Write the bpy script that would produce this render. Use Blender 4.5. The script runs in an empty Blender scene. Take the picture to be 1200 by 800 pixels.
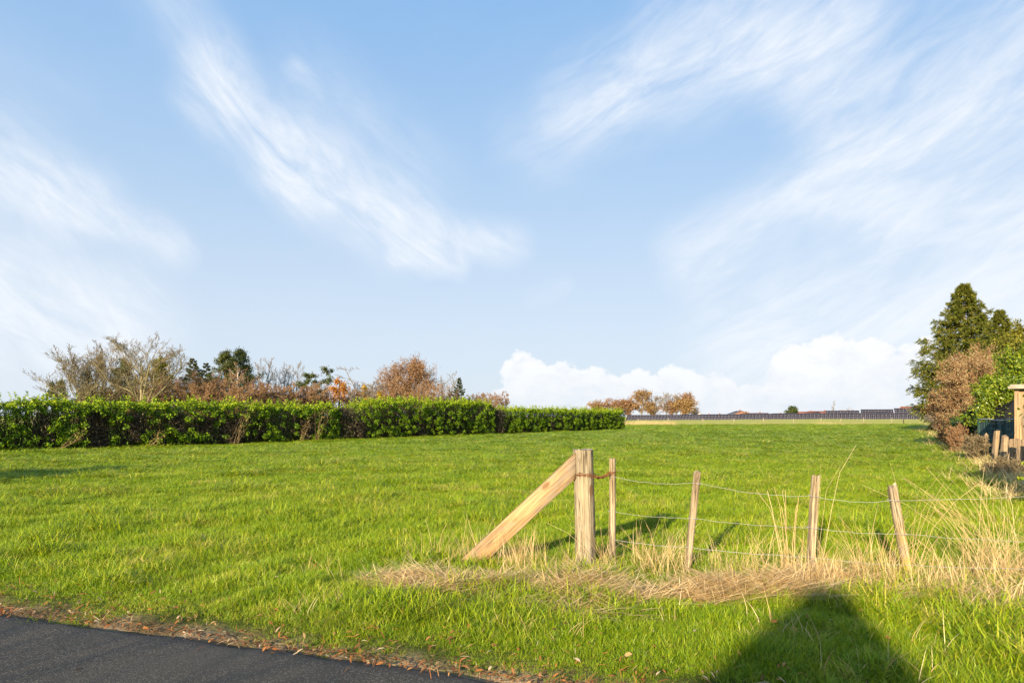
import bpy, bmesh, math
import numpy as np
from mathutils import Vector, Matrix, Euler

rad = math.radians
S = bpy.context.scene
COL = S.collection
rng = np.random.default_rng(11)

# ------------------------------------------------------------------ camera
CAMH = 1.6
F = 800.0
HOR = 488.0
cam = bpy.data.cameras.new('camera')
camo = bpy.data.objects.new('camera', cam)
COL.objects.link(camo)
camo.location = (0, 0, CAMH)
camo.rotation_euler = (rad(90), 0, 0)
cam.lens = 24.0
cam.sensor_width = 36.0
cam.shift_y = (HOR - 400) / 1200.0
cam.clip_start = 0.05
cam.clip_end = 8000
S.camera = camo

# ------------------------------------------------------------------ light
SUN_EL, SUN_AZ = 17.0, 25.5          # shadows run 25.5 degrees to the right of the view
sx, sy = math.sin(rad(SUN_AZ)), math.cos(rad(SUN_AZ))
sun = bpy.data.lights.new('sun', 'SUN')
suno = bpy.data.objects.new('sun', sun)
COL.objects.link(suno)
sun.energy = 5.0
sun.angle = rad(0.5)
sun.color = (1.0, 0.84, 0.60)
d = Vector((sx * math.cos(rad(SUN_EL)), sy * math.cos(rad(SUN_EL)), -math.sin(rad(SUN_EL))))
suno.rotation_euler = d.to_track_quat('-Z', 'Y').to_euler()
suno.location = (-20, -40, 30)

S.view_settings.view_transform = 'Standard'
S.view_settings.look = 'None'
S.view_settings.gamma = 1.0
S.view_settings.exposure = 1.0


class NT:
    """small helper to write node trees"""
    def __init__(s, tree):
        s.t = tree; s.n = tree.nodes; s.l = tree.links
    def new(s, typ, **kw):
        n = s.n.new(typ)
        for k, v in kw.items():
            setattr(n, k, v)
        return n
    def put(s, sock, v):
        if isinstance(v, bpy.types.NodeSocket):
            s.l.new(v, sock)
        elif v is not None:
            if isinstance(v, (tuple, list)) and len(v) == 3 and sock.type == 'RGBA':
                v = (*v, 1)
            sock.default_value = v
    def m(s, op, a, b=None, c=None, clamp=False):
        n = s.new('ShaderNodeMath', operation=op, use_clamp=clamp)
        s.put(n.inputs[0], a)
        if b is not None: s.put(n.inputs[1], b)
        if c is not None: s.put(n.inputs[2], c)
        return n.outputs[0]
    def v(s, op, a, b=None, scale=None):
        n = s.new('ShaderNodeVectorMath', operation=op)
        s.put(n.inputs[0], a)
        if b is not None: s.put(n.inputs[1], b)
        if scale is not None: s.put(n.inputs['Scale'], scale)
        return n.outputs['Value'] if op in ('DOT_PRODUCT', 'LENGTH', 'DISTANCE') else n.outputs[0]
    def noise(s, vec, scale, detail=3, rough=.55, dist=0.0, dim='3D'):
        n = s.new('ShaderNodeTexNoise', noise_dimensions=dim)
        if vec is not None: s.put(n.inputs['Vector'], vec)
        s.put(n.inputs['Scale'], scale); s.put(n.inputs['Detail'], detail)
        s.put(n.inputs['Roughness'], rough); s.put(n.inputs['Distortion'], dist)
        return n.outputs[0]
    def mr(s, v, a, b, c=0.0, d_=1.0, smooth=False):
        n = s.new('ShaderNodeMapRange', interpolation_type='SMOOTHSTEP' if smooth else 'LINEAR')
        s.put(n.inputs[0], v)
        for i, x in enumerate((a, b, c, d_)): s.put(n.inputs[i + 1], x)
        return n.outputs[0]
    def mix(s, f, a, b, mode='MIX'):
        n = s.new('ShaderNodeMix', data_type='RGBA', blend_type=mode)
        s.put(n.inputs[0], f); s.put(n.inputs[6], a); s.put(n.inputs[7], b)
        return n.outputs[2]
    def ramp(s, f, stops):
        n = s.new('ShaderNodeValToRGB')
        e = n.color_ramp.elements
        while len(e) < len(stops): e.new(0.5)
        for i, (p, c) in enumerate(stops):
            e[i].position = p; e[i].color = (*c, 1)
        s.put(n.inputs[0], f)
        return n.outputs[0]
    def comb(s, x, y, z=0.0):
        n = s.new('ShaderNodeCombineXYZ')
        s.put(n.inputs[0], x); s.put(n.inputs[1], y); s.put(n.inputs[2], z)
        return n.outputs[0]
    def sep(s, v):
        n = s.new('ShaderNodeSeparateXYZ'); s.put(n.inputs[0], v)
        return n.outputs


# ------------------------------------------------------------------ world: sky with cirrus and a cumulus bank
world = bpy.data.worlds.new('World')
S.world = world
world.use_nodes = True
W = NT(world.node_tree)
W.n.clear()
sky = W.new('ShaderNodeTexSky', sky_type='NISHITA', sun_disc=False)
sky.sun_elevation = rad(SUN_EL)
sky.sun_rotation = rad(180 + SUN_AZ)
sky.altitude = 0; sky.air_density = 1.0; sky.dust_density = 0.6; sky.ozone_density = 2.2
tc = W.new('ShaderNodeTexCoord').outputs['Generated']
sxyz = W.sep(tc)
horiz = W.m('SQRT', W.m('ADD', W.m('MULTIPLY', sxyz[0], sxyz[0]), W.m('MULTIPLY', sxyz[1], sxyz[1])))
az = W.m('ARCTAN2', sxyz[0], sxyz[1])
el = W.m('ARCTAN2', sxyz[2], horiz)
P0 = W.comb(az, el)
wn = W.new('ShaderNodeTexNoise'); W.put(wn.inputs['Vector'], tc); W.put(wn.inputs['Scale'], 3.5); W.put(wn.inputs['Detail'], 4)
warp = W.v('SCALE', W.v('SUBTRACT', wn.outputs['Color'], (.5, .5, .5)), scale=.11)
PW = W.v('ADD', P0, warp)


def ae(px, py):
    """azimuth / elevation (radians) of a direction given by where it stands over the horizon"""
    a = math.atan((px - 600) / F)
    return (a, math.atan((HOR - py) / F * math.cos(a)), 0.0)


def capsule(P, a, b, r0, r1=0.0):
    A = Vector(a); B = Vector(b); AB = B - A
    rel = W.v('SUBTRACT', P, tuple(A))
    t = W.m('MULTIPLY', W.v('DOT_PRODUCT', rel, tuple(AB)), 1 / AB.length_squared, clamp=True)
    dd = W.v('DISTANCE', rel, W.v('SCALE', tuple(AB), scale=t))
    return W.mr(dd, r1, r0, 1.0, 0.0, smooth=True)


def px2(r): return r / F


def fiber(ang, sc, seed, stretch=7.0, dist=.35):
    c, s_ = math.cos(ang), math.sin(ang)
    u = W.m('ADD', W.m('MULTIPLY', az, c), W.m('MULTIPLY', el, s_))
    w_ = W.m('SUBTRACT', W.m('MULTIPLY', el, c), W.m('MULTIPLY', az, s_))
    n1 = W.noise(W.comb(W.m('MULTIPLY', u, sc), W.m('MULTIPLY', w_, sc * stretch), seed), 1.0, 6, .62, dist)
    n2 = W.noise(W.comb(W.m('MULTIPLY', u, sc * 3.5), W.m('MULTIPLY', w_, sc * stretch * 3.5), seed + 4), 1.0, 4, .6, .6)
    return W.m('ADD', W.m('MULTIPLY', n1, .66), W.m('MULTIPLY', n2, .34))


fibL = fiber(rad(-38), 5.5, 1.3, 2.6, 1.3)
fibR = fiber(rad(24), 4.2, 7.7, 3.4, 1.2)
soft = W.noise(tc, 5.0, 5, .6)
Lst = [((-10, 165), (95, 235), 52, .95), ((95, 235), (205, 300), 30, .75), ((-60, 330), (130, 400), 85, 1.1),
       ((185, -20), (250, 110), 50, .36), ((250, 100), (350, 205), 50, .72), ((340, 190), (470, 280), 52, .80),
       ((470, 275), (600, 300), 28, .85), ((470, 305), (530, 318), 20, .8), ((370, 115), (470, 215), 70, .30),
       ((340, 85), (362, 110), 18, .35), ((0, 60), (60, 95), 40, .14)]
Rst = [((1210, 40), (980, 120), 70, .55), ((980, 20), (700, 130), 60, .50), ((1230, 130), (1000, 215), 60, .55),
       ((1000, 205), (810, 300), 42, .60), ((1230, 230), (1050, 262), 34, .55), ((1230, 330), (900, 400), 95, .75),
       ((720, 90), (640, 185), 55, .28), ((780, 20), (900, 70), 55, .35), ((660, 345), (625, 355), 14, .3)]
mL = 0.0; mR = 0.0
for a, b, r, w_ in Lst:
    mL = W.m('ADD', mL, W.m('MULTIPLY', capsule(PW, ae(*a), ae(*b), px2(r) * 1.25), w_))
for a, b, r, w_ in Rst:
    mR = W.m('ADD', mR, W.m('MULTIPLY', capsule(PW, ae(*a), ae(*b), px2(r) * 1.35), w_ * 1.35))
# away from the view: loose cirrus everywhere else
away = W.mr(W.m('ABSOLUTE', az), 0.75, 1.1, 0.0, .35, smooth=True)
den = W.m('ADD', W.m('MULTIPLY', W.m('MINIMUM', mL, 1.0), W.mr(fibL, .34, .64, .12, 1.1)),
          W.m('MULTIPLY', W.m('MINIMUM', W.m('ADD', mR, away), 1.0), W.mr(fibR, .36, .66, .10, 1.1)))
veil = W.m('ADD', W.mr(el, 0.0, .50, .95, .16, smooth=True),
           W.m('MULTIPLY', W.mr(fibR, .40, .75), .10))
veil = W.m('ADD', veil, W.mr(soft, .45, .8, 0.0, .16))
halo = W.m('MULTIPLY', W.m('MINIMUM', W.m('ADD', mL, mR), 1.0), .20)
cir = W.m('MULTIPLY', W.m('MINIMUM', W.m('ADD', W.m('MULTIPLY', den, .85), halo), 1.0), .86)
veil = W.m('MINIMUM', veil, .92)
# cumulus bank
lump = W.noise(W.v('MULTIPLY', tc, (1, 1, 1.5)), 26.0, 6, .62)
lump2 = W.noise(tc, 70.0, 4, .6)
cu = None
for px, py, r in [(618, 445, 32), (655, 452, 30), (700, 462, 32), (745, 466, 32), (790, 468, 36), (835, 470, 34), (880, 480, 32),
                  (935, 445, 40), (980, 440, 45), (1020, 438, 40), (1060, 450, 42), (1100, 440, 40), (1150, 450, 46), (1200, 446, 50), (1270, 450, 60),
                  (590, 475, 22), (1350, 455, 70), (1480, 460, 80)]:
    a = ae(px, py)
    dd = W.m('DIVIDE', W.v('DISTANCE', P0, a), px2(r))
    v_ = W.m('SUBTRACT', 1.0, dd)
    cu = v_ if cu is None else W.m('MAXIMUM', cu, v_)
band = W.m('ADD', W.mr(el, .0, .045, .55, -.4), W.mr(az, -.03, .02, -2.0, 0.0))
cu = W.m('MAXIMUM', cu, band)
cuf = W.m('ADD', cu, W.m('MULTIPLY', W.m('SUBTRACT', lump, .5), 1.1))
cuf = W.m('ADD', cuf, W.m('MULTIPLY', W.m('SUBTRACT', lump2, .5), .35))
cum = W.m('MULTIPLY', W.mr(cuf, -.04, .13, 0.0, 1.0, smooth=True), W.mr(el, .075, .02, .93, .62))
shade = W.mr(W.m('ADD', lump, W.m('MULTIPLY', el, 2.0)), .38, .68, .0, 1.0)
skyc = W.mix(1.0, sky.outputs[0], (.93, .97, 1.04), 'MULTIPLY')
hz = W.ramp(W.m('MULTIPLY', el, 1.0), [(0.0, (.385, .432, .488)), (.12, (.36, .42, .50)), (.30, (.255, .362, .50)), (.56, (.145, .285, .49)), (1.0, (.09, .21, .43))])
hz = W.v('SCALE', hz, scale=10.0)
c0 = W.mix(.88, skyc, hz)
c0 = W.mix(W.m('MULTIPLY', veil, .30), c0, (4.2, 4.7, 5.3))
c1 = W.mix(cir, c0, (5.15, 5.4, 5.75))
c2 = W.mix(cum, c1, W.mix(shade, (4.75, 5.0, 5.4), (5.6, 5.65, 5.75)))
bg = W.new('ShaderNodeBackground')
W.put(bg.inputs[0], c2); bg.inputs[1].default_value = 0.09
out = W.new('ShaderNodeOutputWorld')
W.l.new(bg.outputs[0], out.inputs[0])
world.cycles.sampling_method = 'MANUAL'
world.cycles.sample_map_resolution = 512

# ------------------------------------------------------------------ helpers for objects
def tag(o, label=None, cat=None, group=None, kind=None):
    if label: o['label'] = label
    if cat: o['category'] = cat
    if group: o['group'] = group
    if kind: o['kind'] = kind
    return o


def empty(name, loc, rz=0.0):
    o = bpy.data.objects.new(name, None)
    COL.objects.link(o)
    o.location = loc; o.rotation_euler = (0, 0, rz); o.empty_display_size = .2
    return o


def np_mesh(name, V, Fs, mat=None, parent=None, smooth=False, rnd=None, link=True):
    """V (N,3); Fs list of (M,k) index arrays"""
    V = np.asarray(V, dtype=np.float32)
    me = bpy.data.meshes.new(name)
    Fs = [np.asarray(f, dtype=np.int32) for f in Fs if len(f)]
    me.vertices.add(len(V)); me.vertices.foreach_set('co', V.ravel())
    nl = sum(f.size for f in Fs); nf = sum(len(f) for f in Fs)
    me.loops.add(nl); me.loops.foreach_set('vertex_index', np.concatenate([f.ravel() for f in Fs]))
    me.polygons.add(nf)
    tot = np.concatenate([np.full(len(f), f.shape[1], dtype=np.int32) for f in Fs])
    me.polygons.foreach_set('loop_start', np.concatenate([[0], np.cumsum(tot)[:-1]]).astype(np.int32))
    me.polygons.foreach_set('loop_total', tot)
    if smooth: me.polygons.foreach_set('use_smooth', np.ones(nf, dtype=bool))
    if rnd is not None:
        at = me.attributes.new('rnd', 'FLOAT', 'POINT')
        at.data.foreach_set('value', np.asarray(rnd, dtype=np.float32))
    me.update(calc_edges=True)
    if mat: me.materials.append(mat)
    o = bpy.data.objects.new(name, me)
    if link: COL.objects.link(o)
    if parent: o.parent = parent
    return o


def nrm(a): return a / np.maximum(np.linalg.norm(a, axis=-1, keepdims=True), 1e-9)


def tubes(P, R, sides=5, cap=True):
    """P (N,K,3), R (N,K) -> verts, quads"""
    P = np.asarray(P, float); R = np.asarray(R, float)
    N, K, _ = P.shape
    T = np.empty_like(P)
    T[:, 1:-1] = P[:, 2:] - P[:, :-2]; T[:, 0] = P[:, 1] - P[:, 0]; T[:, -1] = P[:, -1] - P[:, -2]
    T = nrm(T)
    mainT = nrm(P[:, -1] - P[:, 0])[:, None, :]
    up = np.where(np.abs(mainT[..., 2:3]) > .8, np.array([1., .13, 0]), np.array([0.05, .1, 1.]))
    A = nrm(np.cross(np.broadcast_to(up, T.shape), T)); B = np.cross(T, A)
    an = np.arange(sides) * 2 * math.pi / sides
    V = P[:, :, None, :] + R[:, :, None, None] * (A[:, :, None, :] * np.cos(an)[:, None] + B[:, :, None, :] * np.sin(an)[:, None])
    V = V.reshape(-1, 3)
    n = np.arange(N)[:, None, None] * K * sides; k = np.arange(K - 1)[None, :, None] * sides
    s = np.arange(sides)[None, None, :]; s2 = (s + 1) % sides
    Q = np.stack([n + k + s, n + k + s2, n + k + sides + s2, n + k + sides + s], -1).reshape(-1, 4)
    caps = []
    if cap:
        base = np.arange(N)[:, None] * K * sides
        caps = [base + np.arange(sides)[::-1][None, :], base + (K - 1) * sides + np.arange(sides)[None, :]]
        caps = [np.concatenate(caps)]
    return V, Q, caps


def tube_obj(name, P, R, sides, mat, parent=None, smooth=True, rnd=None):
    V, Q, caps = tubes(P, R, sides)
    K = np.asarray(P).shape[1]
    r = None
    if rnd is not None: r = np.repeat(rnd, K * sides)
    return np_mesh(name, V, [Q] + caps, mat, parent, smooth, r)


def merge(parts):
    """list of (V, [F...]) -> V, Fs grouped by size"""
    Vs = []; by = {}; off = 0
    for V, Fs in parts:
        Vs.append(V)
        for f in Fs:
            f = np.asarray(f)
            by.setdefault(f.shape[1], []).append(f + off)
        off += len(V)
    return np.concatenate(Vs), [np.concatenate(v) for v in by.values()]


def box(cx, cy, cz, dx, dy, dz, rot=None):
    c = np.array([[x, y, z] for x in (-.5, .5) for y in (-.5, .5) for z in (-.5, .5)]) * (dx, dy, dz)
    if rot is not None:
        c = c @ np.array(Euler(rot).to_matrix()).T
    f = np.array([[0, 1, 3, 2], [4, 6, 7, 5], [0, 4, 5, 1], [2, 3, 7, 6], [0, 2, 6, 4], [1, 5, 7, 3]])
    return c + (cx, cy, cz), [f]


def boxes_obj(name, bl, mat, parent=None, bevel=0.0):
    V, Fs = merge([box(*b) for b in bl])
    o = np_mesh(name, V, Fs, mat, parent)
    if bevel:
        m = o.modifiers.new('bevel', 'BEVEL'); m.width = bevel; m.segments = 2; m.limit_method = 'ANGLE'
    return o


def sm(a, b, x):
    t = np.clip((x - a) / (b - a), 0, 1)
    return t * t * (3 - 2 * t)


def vnoise(x, y, seed=0):
    """cheap smooth value noise, period-free"""
    x = np.asarray(x, float); y = np.asarray(y, float)
    xi = np.floor(x); yi = np.floor(y); fx = x - xi; fy = y - yi
    def h(a, b):
        v = np.sin(a * 127.1 + b * 311.7 + seed * 74.7) * 43758.5453
        return v - np.floor(v)
    fx = fx * fx * (3 - 2 * fx); fy = fy * fy * (3 - 2 * fy)
    return (h(xi, yi) * (1 - fx) + h(xi + 1, yi) * fx) * (1 - fy) + (h(xi, yi + 1) * (1 - fx) + h(xi + 1, yi + 1) * fx) * fy


# road edge: signed distance, positive on the field side
EX, EY = -4.075, 5.535
NX, NY = 0.331, 0.9436
TX, TY = 0.9436, -0.331
ROADW = 4.7


def sdist(x, y): return (x - EX) * NX + (y - EY) * NY


def zg(x, y):
    x = np.asarray(x, float); y = np.asarray(y, float)
    s = sdist(x, y)
    z = -.07 + .075 * sm(-.12, .55, s)
    z2 = -.07 + .11 * sm(ROADW - .1, ROADW + .6, -s)
    z = np.maximum(z, z2)
    off = sm(.4, 1.2, s)
    z = z + off * ((vnoise(x * .9, y * .9, 1) - .5) * .07 + (vnoise(x * 2.4, y * 2.4, 8) - .5) * .05 * sm(30, 10, y) + (vnoise(x * .23, y * .23, 2) - .5) * .09 * sm(3, 12, y))
    bank = np.exp(-((s - 2.3) / .7) ** 2) * .05
    z = z + sm(100, 240, y) * sm(20, 120, x) * .8
    return z


def z1(x, y): return float(zg(x, y))


def at(px, dist, py=None):
    """a point at a given distance ahead"""
    x = (px - 600) / F * dist
    return x, dist


def htop(py, dist): return CAMH + (HOR - py) / F * dist


# ------------------------------------------------------------------ materials
def mat(name):
    m = bpy.data.materials.new(name)
    m.use_nodes = True
    t = NT(m.node_tree)
    t.n.clear()
    o = t.new('ShaderNodeOutputMaterial')
    return m, t, o


def pbsdf(t, col, rough=.8, spec=.3, bump=None, metal=0.0):
    p = t.new('ShaderNodeBsdfPrincipled')
    t.put(p.inputs['Base Color'], col); t.put(p.inputs['Roughness'], rough)
    t.put(p.inputs['Specular IOR Level'], spec); t.put(p.inputs['Metallic'], metal)
    if bump is not None:
        b = t.new('ShaderNodeBump'); t.put(b.inputs['Height'], bump[0]); b.inputs['Strength'].default_value = bump[1]
        b.inputs['Distance'].default_value = bump[2]
        t.l.new(b.outputs[0], p.inputs['Normal'])
    return p.outputs[0]


def leaf_mat(name, stops, rough=.5, spec=.3, trans=.3, tcol=None, objrand=.25, patch=0.0):
    m, t, o = mat(name)
    a = t.new('ShaderNodeAttribute', attribute_name='rnd').outputs['Fac']
    f = a
    oi = t.new('ShaderNodeObjectInfo')
    if objrand:
        f = t.m('ADD', t.m('MULTIPLY', a, 1 - objrand), t.m('MULTIPLY', oi.outputs['Random'], objrand))
    if patch:
        pn = t.noise(oi.outputs['Location'], .45, 3, .6)
        pn2 = t.noise(oi.outputs['Location'], 2.2, 2, .6)
        pp = t.m('ADD', t.m('MULTIPLY', t.m('SUBTRACT', pn, .5), patch), t.m('MULTIPLY', t.m('SUBTRACT', pn2, .5), patch))
        f = t.m('ADD', f, pp, clamp=True)
    c = t.ramp(f, stops)
    p = pbsdf(t, c, rough, spec)
    if trans:
        tr = t.new('ShaderNodeBsdfTranslucent')
        t.put(tr.inputs[0], t.mix(1.0, c, tcol or (1.3, 1.25, .6), 'MULTIPLY'))
        mx = t.new('ShaderNodeMixShader'); mx.inputs[0].default_value = trans
        t.l.new(p, mx.inputs[1]); t.l.new(tr.outputs[0], mx.inputs[2]); p = mx.outputs[0]
    t.l.new(p, o.inputs[0])
    return m


def bark_mat(name, c1, c2, scale=6.0, rough=.9):
    m, t, o = mat(name)
    co = t.new('ShaderNodeTexCoord').outputs['Object']
    n = t.noise(t.v('MULTIPLY', co, (1, 1, .25)), scale, 4, .6)
    t.l.new(pbsdf(t, t.mix(t.mr(n, .3, .7), c1, c2), rough, .2, (n, .6, .02)), o.inputs[0])
    return m


def wood_mat(name, light, dark, axis=2, scale=1.0, crack=.6, extra=None):
    m, t, o = mat(name)
    co = t.new('ShaderNodeTexCoord').outputs['Object']
    st = [14, 14, 14]; st[axis] = .9
    g = t.noise(t.v('MULTIPLY', co, tuple(x * scale for x in st)), 2.0, 5, .65, .3)
    st2 = [60, 60, 60]; st2[axis] = 2.0
    fine = t.noise(t.v('MULTIPLY', co, tuple(x * scale for x in st2)), 1.5, 3, .6)
    big = t.noise(co, 2.5, 3, .6)
    col = t.mix(t.mr(g, .43, .57), dark, light)
    col = t.mix(t.mr(fine, .40, .62, .0, .6), col, tuple(x * .62 for x in dark))
    col = t.mix(t.mr(big, .4, .75, 0, .5), col, tuple(x * y for x, y in zip(light, (1.1, 1.05, .95))))
    col = t.mix(t.mr(t.noise(t.v('MULTIPLY', co, tuple(3.0 if k_ != axis else .8 for k_ in range(3))), 2.0, 4, .7), .47, .62, 0, .6), col, (.25, .22, .175))
    st3 = [34, 34, 34]; st3[axis] = 1.1
    ck = t.noise(t.v('MULTIPLY', co, tuple(x * scale for x in st3)), 1.0, 2, .5, .4)
    ckm = t.mr(t.m('ABSOLUTE', t.m('SUBTRACT', ck, .5)), .008, .05, min(1, crack * 1.2), 0.0)
    ckm = t.m('MULTIPLY', ckm, t.mr(big, .30, .50))
    col = t.mix(ckm, col, (.05, .032, .018))
    # knots
    vo = t.new('ShaderNodeTexVoronoi'); sk = [5, 5, 5]; sk[axis] = 2.4
    t.put(vo.inputs['Vector'], t.v('MULTIPLY', co, tuple(sk))); vo.inputs['Scale'].default_value = 1.0
    kn = t.mr(vo.outputs['Distance'], .10, .20, .75, 0.0, smooth=True)
    col = t.mix(kn, col, (.16, .075, .03))
    if extra: col = extra(t, co, col)
    h = t.m('SUBTRACT', t.m('ADD', t.m('MULTIPLY', g, .5), t.m('MULTIPLY', fine, .4)), ckm)
    t.l.new(pbsdf(t, col, .82, .25, (h, .55, .006)), o.inputs[0])
    return m


def plain(name, col, rough=.6, metal=0.0, spec=.4, noise=None):
    m, t, o = mat(name)
    c = col
    if noise:
        co = t.new('ShaderNodeTexCoord').outputs['Object']
        c = t.mix(t.mr(t.noise(co, noise[0], 4, .6), .35, .7), col, noise[1])
    t.l.new(pbsdf(t, c, rough, spec, None, metal), o.inputs[0])
    return m


# grass greens: sunlit grass in the photo is warm yellow-green
G_ST = [(0, (.05, .11, .004)), (.22, (.125, .225, .006)), (.52, (.235, .35, .008)), (.76, (.35, .41, .013)), (.90, (.50, .44, .06)), (1, (.64, .50, .19))]
M_grass = leaf_mat('grass_blades', G_ST, .45, .3, .22, (1.2, 1.15, .35), .22, .6)
M_straw = leaf_mat('straw_blades', [(0, (.30, .18, .075)), (.3, (.56, .375, .16)), (.75, (.76, .56, .27)), (1, (.86, .71, .43))], .6, .3, .15, (1.1, 1, .7), .25)
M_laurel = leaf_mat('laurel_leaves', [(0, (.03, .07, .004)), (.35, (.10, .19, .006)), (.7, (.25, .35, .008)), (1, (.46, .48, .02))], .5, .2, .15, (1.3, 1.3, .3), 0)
M_laurel2 = leaf_mat('bright_laurel_leaves', [(0, (.05, .10, .008)), (.4, (.14, .22, .012)), (1, (.36, .38, .03))], .35, .5, .3, (1.3, 1.3, .3), 0)
M_hdead = leaf_mat('withered_hedge_twigs', [(0, (.035, .028, .02)), (.75, (.085, .065, .042)), (1, (.26, .19, .11))], .8, .2, .1, None, 0)
M_hstem = bark_mat('hedge_stem_bark', (.05, .04, .03), (.12, .09, .06))
M_spruce = leaf_mat('spruce_needles', [(0, (.03, .05, .006)), (.45, (.10, .125, .012)), (.8, (.19, .19, .02)), (1, (.33, .26, .05))], .6, .25, .15, None, 0)
M_dkspruce = leaf_mat('dark_spruce_needles', [(0, (.018, .035, .012)), (.6, (.05, .075, .018)), (1, (.12, .12, .03))], .6, .25, .12, None, 0)
M_pine = leaf_mat('pine_needles', [(0, (.025, .045, .010)), (.5, (.075, .095, .018)), (1, (.17, .16, .04))], .6, .25, .15, None, 0)
M_cypress = leaf_mat('cypress_foliage', [(0, (.06, .075, .010)), (.5, (.17, .17, .018)), (1, (.32, .27, .03))], .6, .25, .15, None, 0)
M_beech = leaf_mat('dry_beech_leaves', [(0, (.20, .115, .05)), (.4, (.42, .29, .14)), (.8, (.56, .42, .22)), (1, (.54, .47, .20))], .6, .25, .3, (1.2, .9, .5), 0)
M_oak = leaf_mat('russet_oak_leaves', [(0, (.14, .07, .03)), (.5, (.31, .17, .08)), (1, (.44, .28, .14))], .6, .25, .25, (1.2, .9, .5), 0)
M_orange = leaf_mat('orange_leaves', [(0, (.25, .09, .012)), (.5, (.48, .19, .02)), (1, (.60, .32, .04))], .6, .25, .3, (1.2, .9, .4), 0)
M_ochre = leaf_mat('ochre_leaves', [(0, (.16, .09, .03)), (.5, (.31, .19, .07)), (1, (.42, .28, .11))], .6, .25, .2, (1.2, .9, .5), 0)
M_yellow = leaf_mat('yellow_leaves', [(0, (.28, .16, .015)), (.5, (.50, .30, .02)), (1, (.55, .42, .05))], .6, .25, .3, (1.2, 1, .4), 0)
M_twigred = leaf_mat('reddish_brown_twigs', [(0, (.19, .095, .045)), (.6, (.36, .20, .10)), (1, (.50, .32, .17))], .85, .2, 0, None, 0)
M_twigpale = leaf_mat('pale_twigs', [(0, (.13, .095, .05)), (.6, (.24, .185, .10)), (1, (.34, .27, .16))], .85, .2, 0, None, 0)
M_twiggrey = leaf_mat('grey_brown_twigs', [(0, (.19, .15, .12)), (.6, (.30, .25, .20)), (1, (.40, .33, .26))], .85, .2, 0, None, 0)
M_barkpale = bark_mat('pale_yellowish_bark', (.16, .125, .06), (.36, .30, .17))
M_barkbrown = bark_mat('brown_bark', (.08, .055, .035), (.22, .16, .10))
M_barkgrey = bark_mat('grey_bark', (.13, .11, .085), (.30, .26, .20))
M_barkbirch = bark_mat('birch_bark', (.30, .26, .20), (.72, .68, .58))
M_barkpine = bark_mat('pine_bark', (.16, .09, .05), (.38, .23, .13))
M_ivy = leaf_mat('ivy_leaves', [(0, (.012, .03, .006)), (.6, (.04, .08, .012)), (1, (.11, .15, .03))], .4, .4, .15, None, 0)
M_litter = leaf_mat('fallen_leaf', [(0, (.10, .04, .015)), (.4, (.28, .10, .03)), (.7, (.46, .18, .04)), (.88, (.46, .28, .12)), (1, (.62, .46, .28))], .6, .3, .15, (1.2, .9, .6), 0)


def post_moss(t, co, col):
    n = t.noise(co, 5.0, 4, .7)
    return t.mix(t.mr(n, .58, .68, 0, .35), col, (.24, .22, .07))


M_post = wood_mat('weathered_post_wood', (.47, .385, .255), (.27, .21, .125), 2, 1.0, .75, post_moss)
M_brace = wood_mat('sawn_plank_wood', (.50, .33, .16), (.33, .19, .085), 2, .7, .35)
M_stake = wood_mat('split_stake_wood', (.54, .43, .27), (.27, .19, .105), 2, 1.4, .7)
M_stakelich = wood_mat('lichened_stake_wood', (.54, .43, .28), (.27, .195, .11), 2, 1.4, .7,
                       lambda t, co, col: t.mix(t.m('MULTIPLY', t.mr(t.noise(co, 3.0, 3, .6), .38, .55), t.mr(t.sep(co)[2], .75, .35)), col, (.42, .30, .03)))
M_rust = plain('rusty_iron', (.16, .055, .025), .85, .2, .3, (40, (.30, .12, .05)))
M_wire = plain('galvanised_wire', (.42, .40, .36), .6, .35, .35)

# ------------------------------------------------------------------ ground
def axis(lo, hi, core, step, grow):
    v = [core[0]]
    while v[-1] < core[1]: v.append(v[-1] + step)
    s = step
    while v[-1] < hi:
        s *= grow; v.append(v[-1] + s)
    s = step; w = [core[0]]
    while w[-1] > lo:
        s *= grow; w.append(w[-1] - s)
    return np.array(sorted(w[1:] + v))


gx = axis(-2500, 2500, (-8, 9), .12, 1.07)
gy = axis(-400, 3500, (2.5, 12), .10, 1.06)
X, Y = np.meshgrid(gx, gy)
Z = zg(X, Y)
nx_, ny_ = len(gx), len(gy)
V = np.stack([X, Y, Z], -1).reshape(-1, 3)
ii = (np.arange(ny_ - 1)[:, None] * nx_ + np.arange(nx_ - 1)[None, :]).ravel()
Q = np.stack([ii, ii + 1, ii + nx_ + 1, ii + nx_], -1)
mg, t, o = mat('field_ground')
geo = t.new('ShaderNodeNewGeometry').outputs['Position']
xyz = t.sep(geo)
s_ = t.m('ADD', t.m('MULTIPLY', t.m('SUBTRACT', xyz[0], EX), NX), t.m('MULTIPLY', t.m('SUBTRACT', xyz[1], EY), NY))
n_edge = t.noise(geo, 3.0, 4, .6)
n_f = t.noise(geo, 40.0, 4, .6)
n_l = t.noise(t.v('MULTIPLY', geo, (.35, 1.0, 1)), .12, 5, .6)
n_m = t.noise(geo, 1.4, 4, .65)
soil = t.mix(t.mr(n_f, .35, .7), (.09, .06, .03), (.32, .225, .12))
soil = t.mix(t.mr(t.noise(geo, 2.2, 3, .6), .42, .6), soil, (.34, .25, .14))
thatch = t.mix(t.mr(n_m, .3, .7), (.035, .05, .008), (.10, .12, .014))
thatch = t.mix(t.mr(n_f, .5, .8, 0, .6), thatch, (.20, .17, .06))
far = t.mix(t.mr(n_l, .35, .65), (.16, .28, .008), (.26, .36, .012))
far = t.mix(t.mr(n_m, .35, .7, 0, .5), far, (.19, .33, .012))
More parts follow.
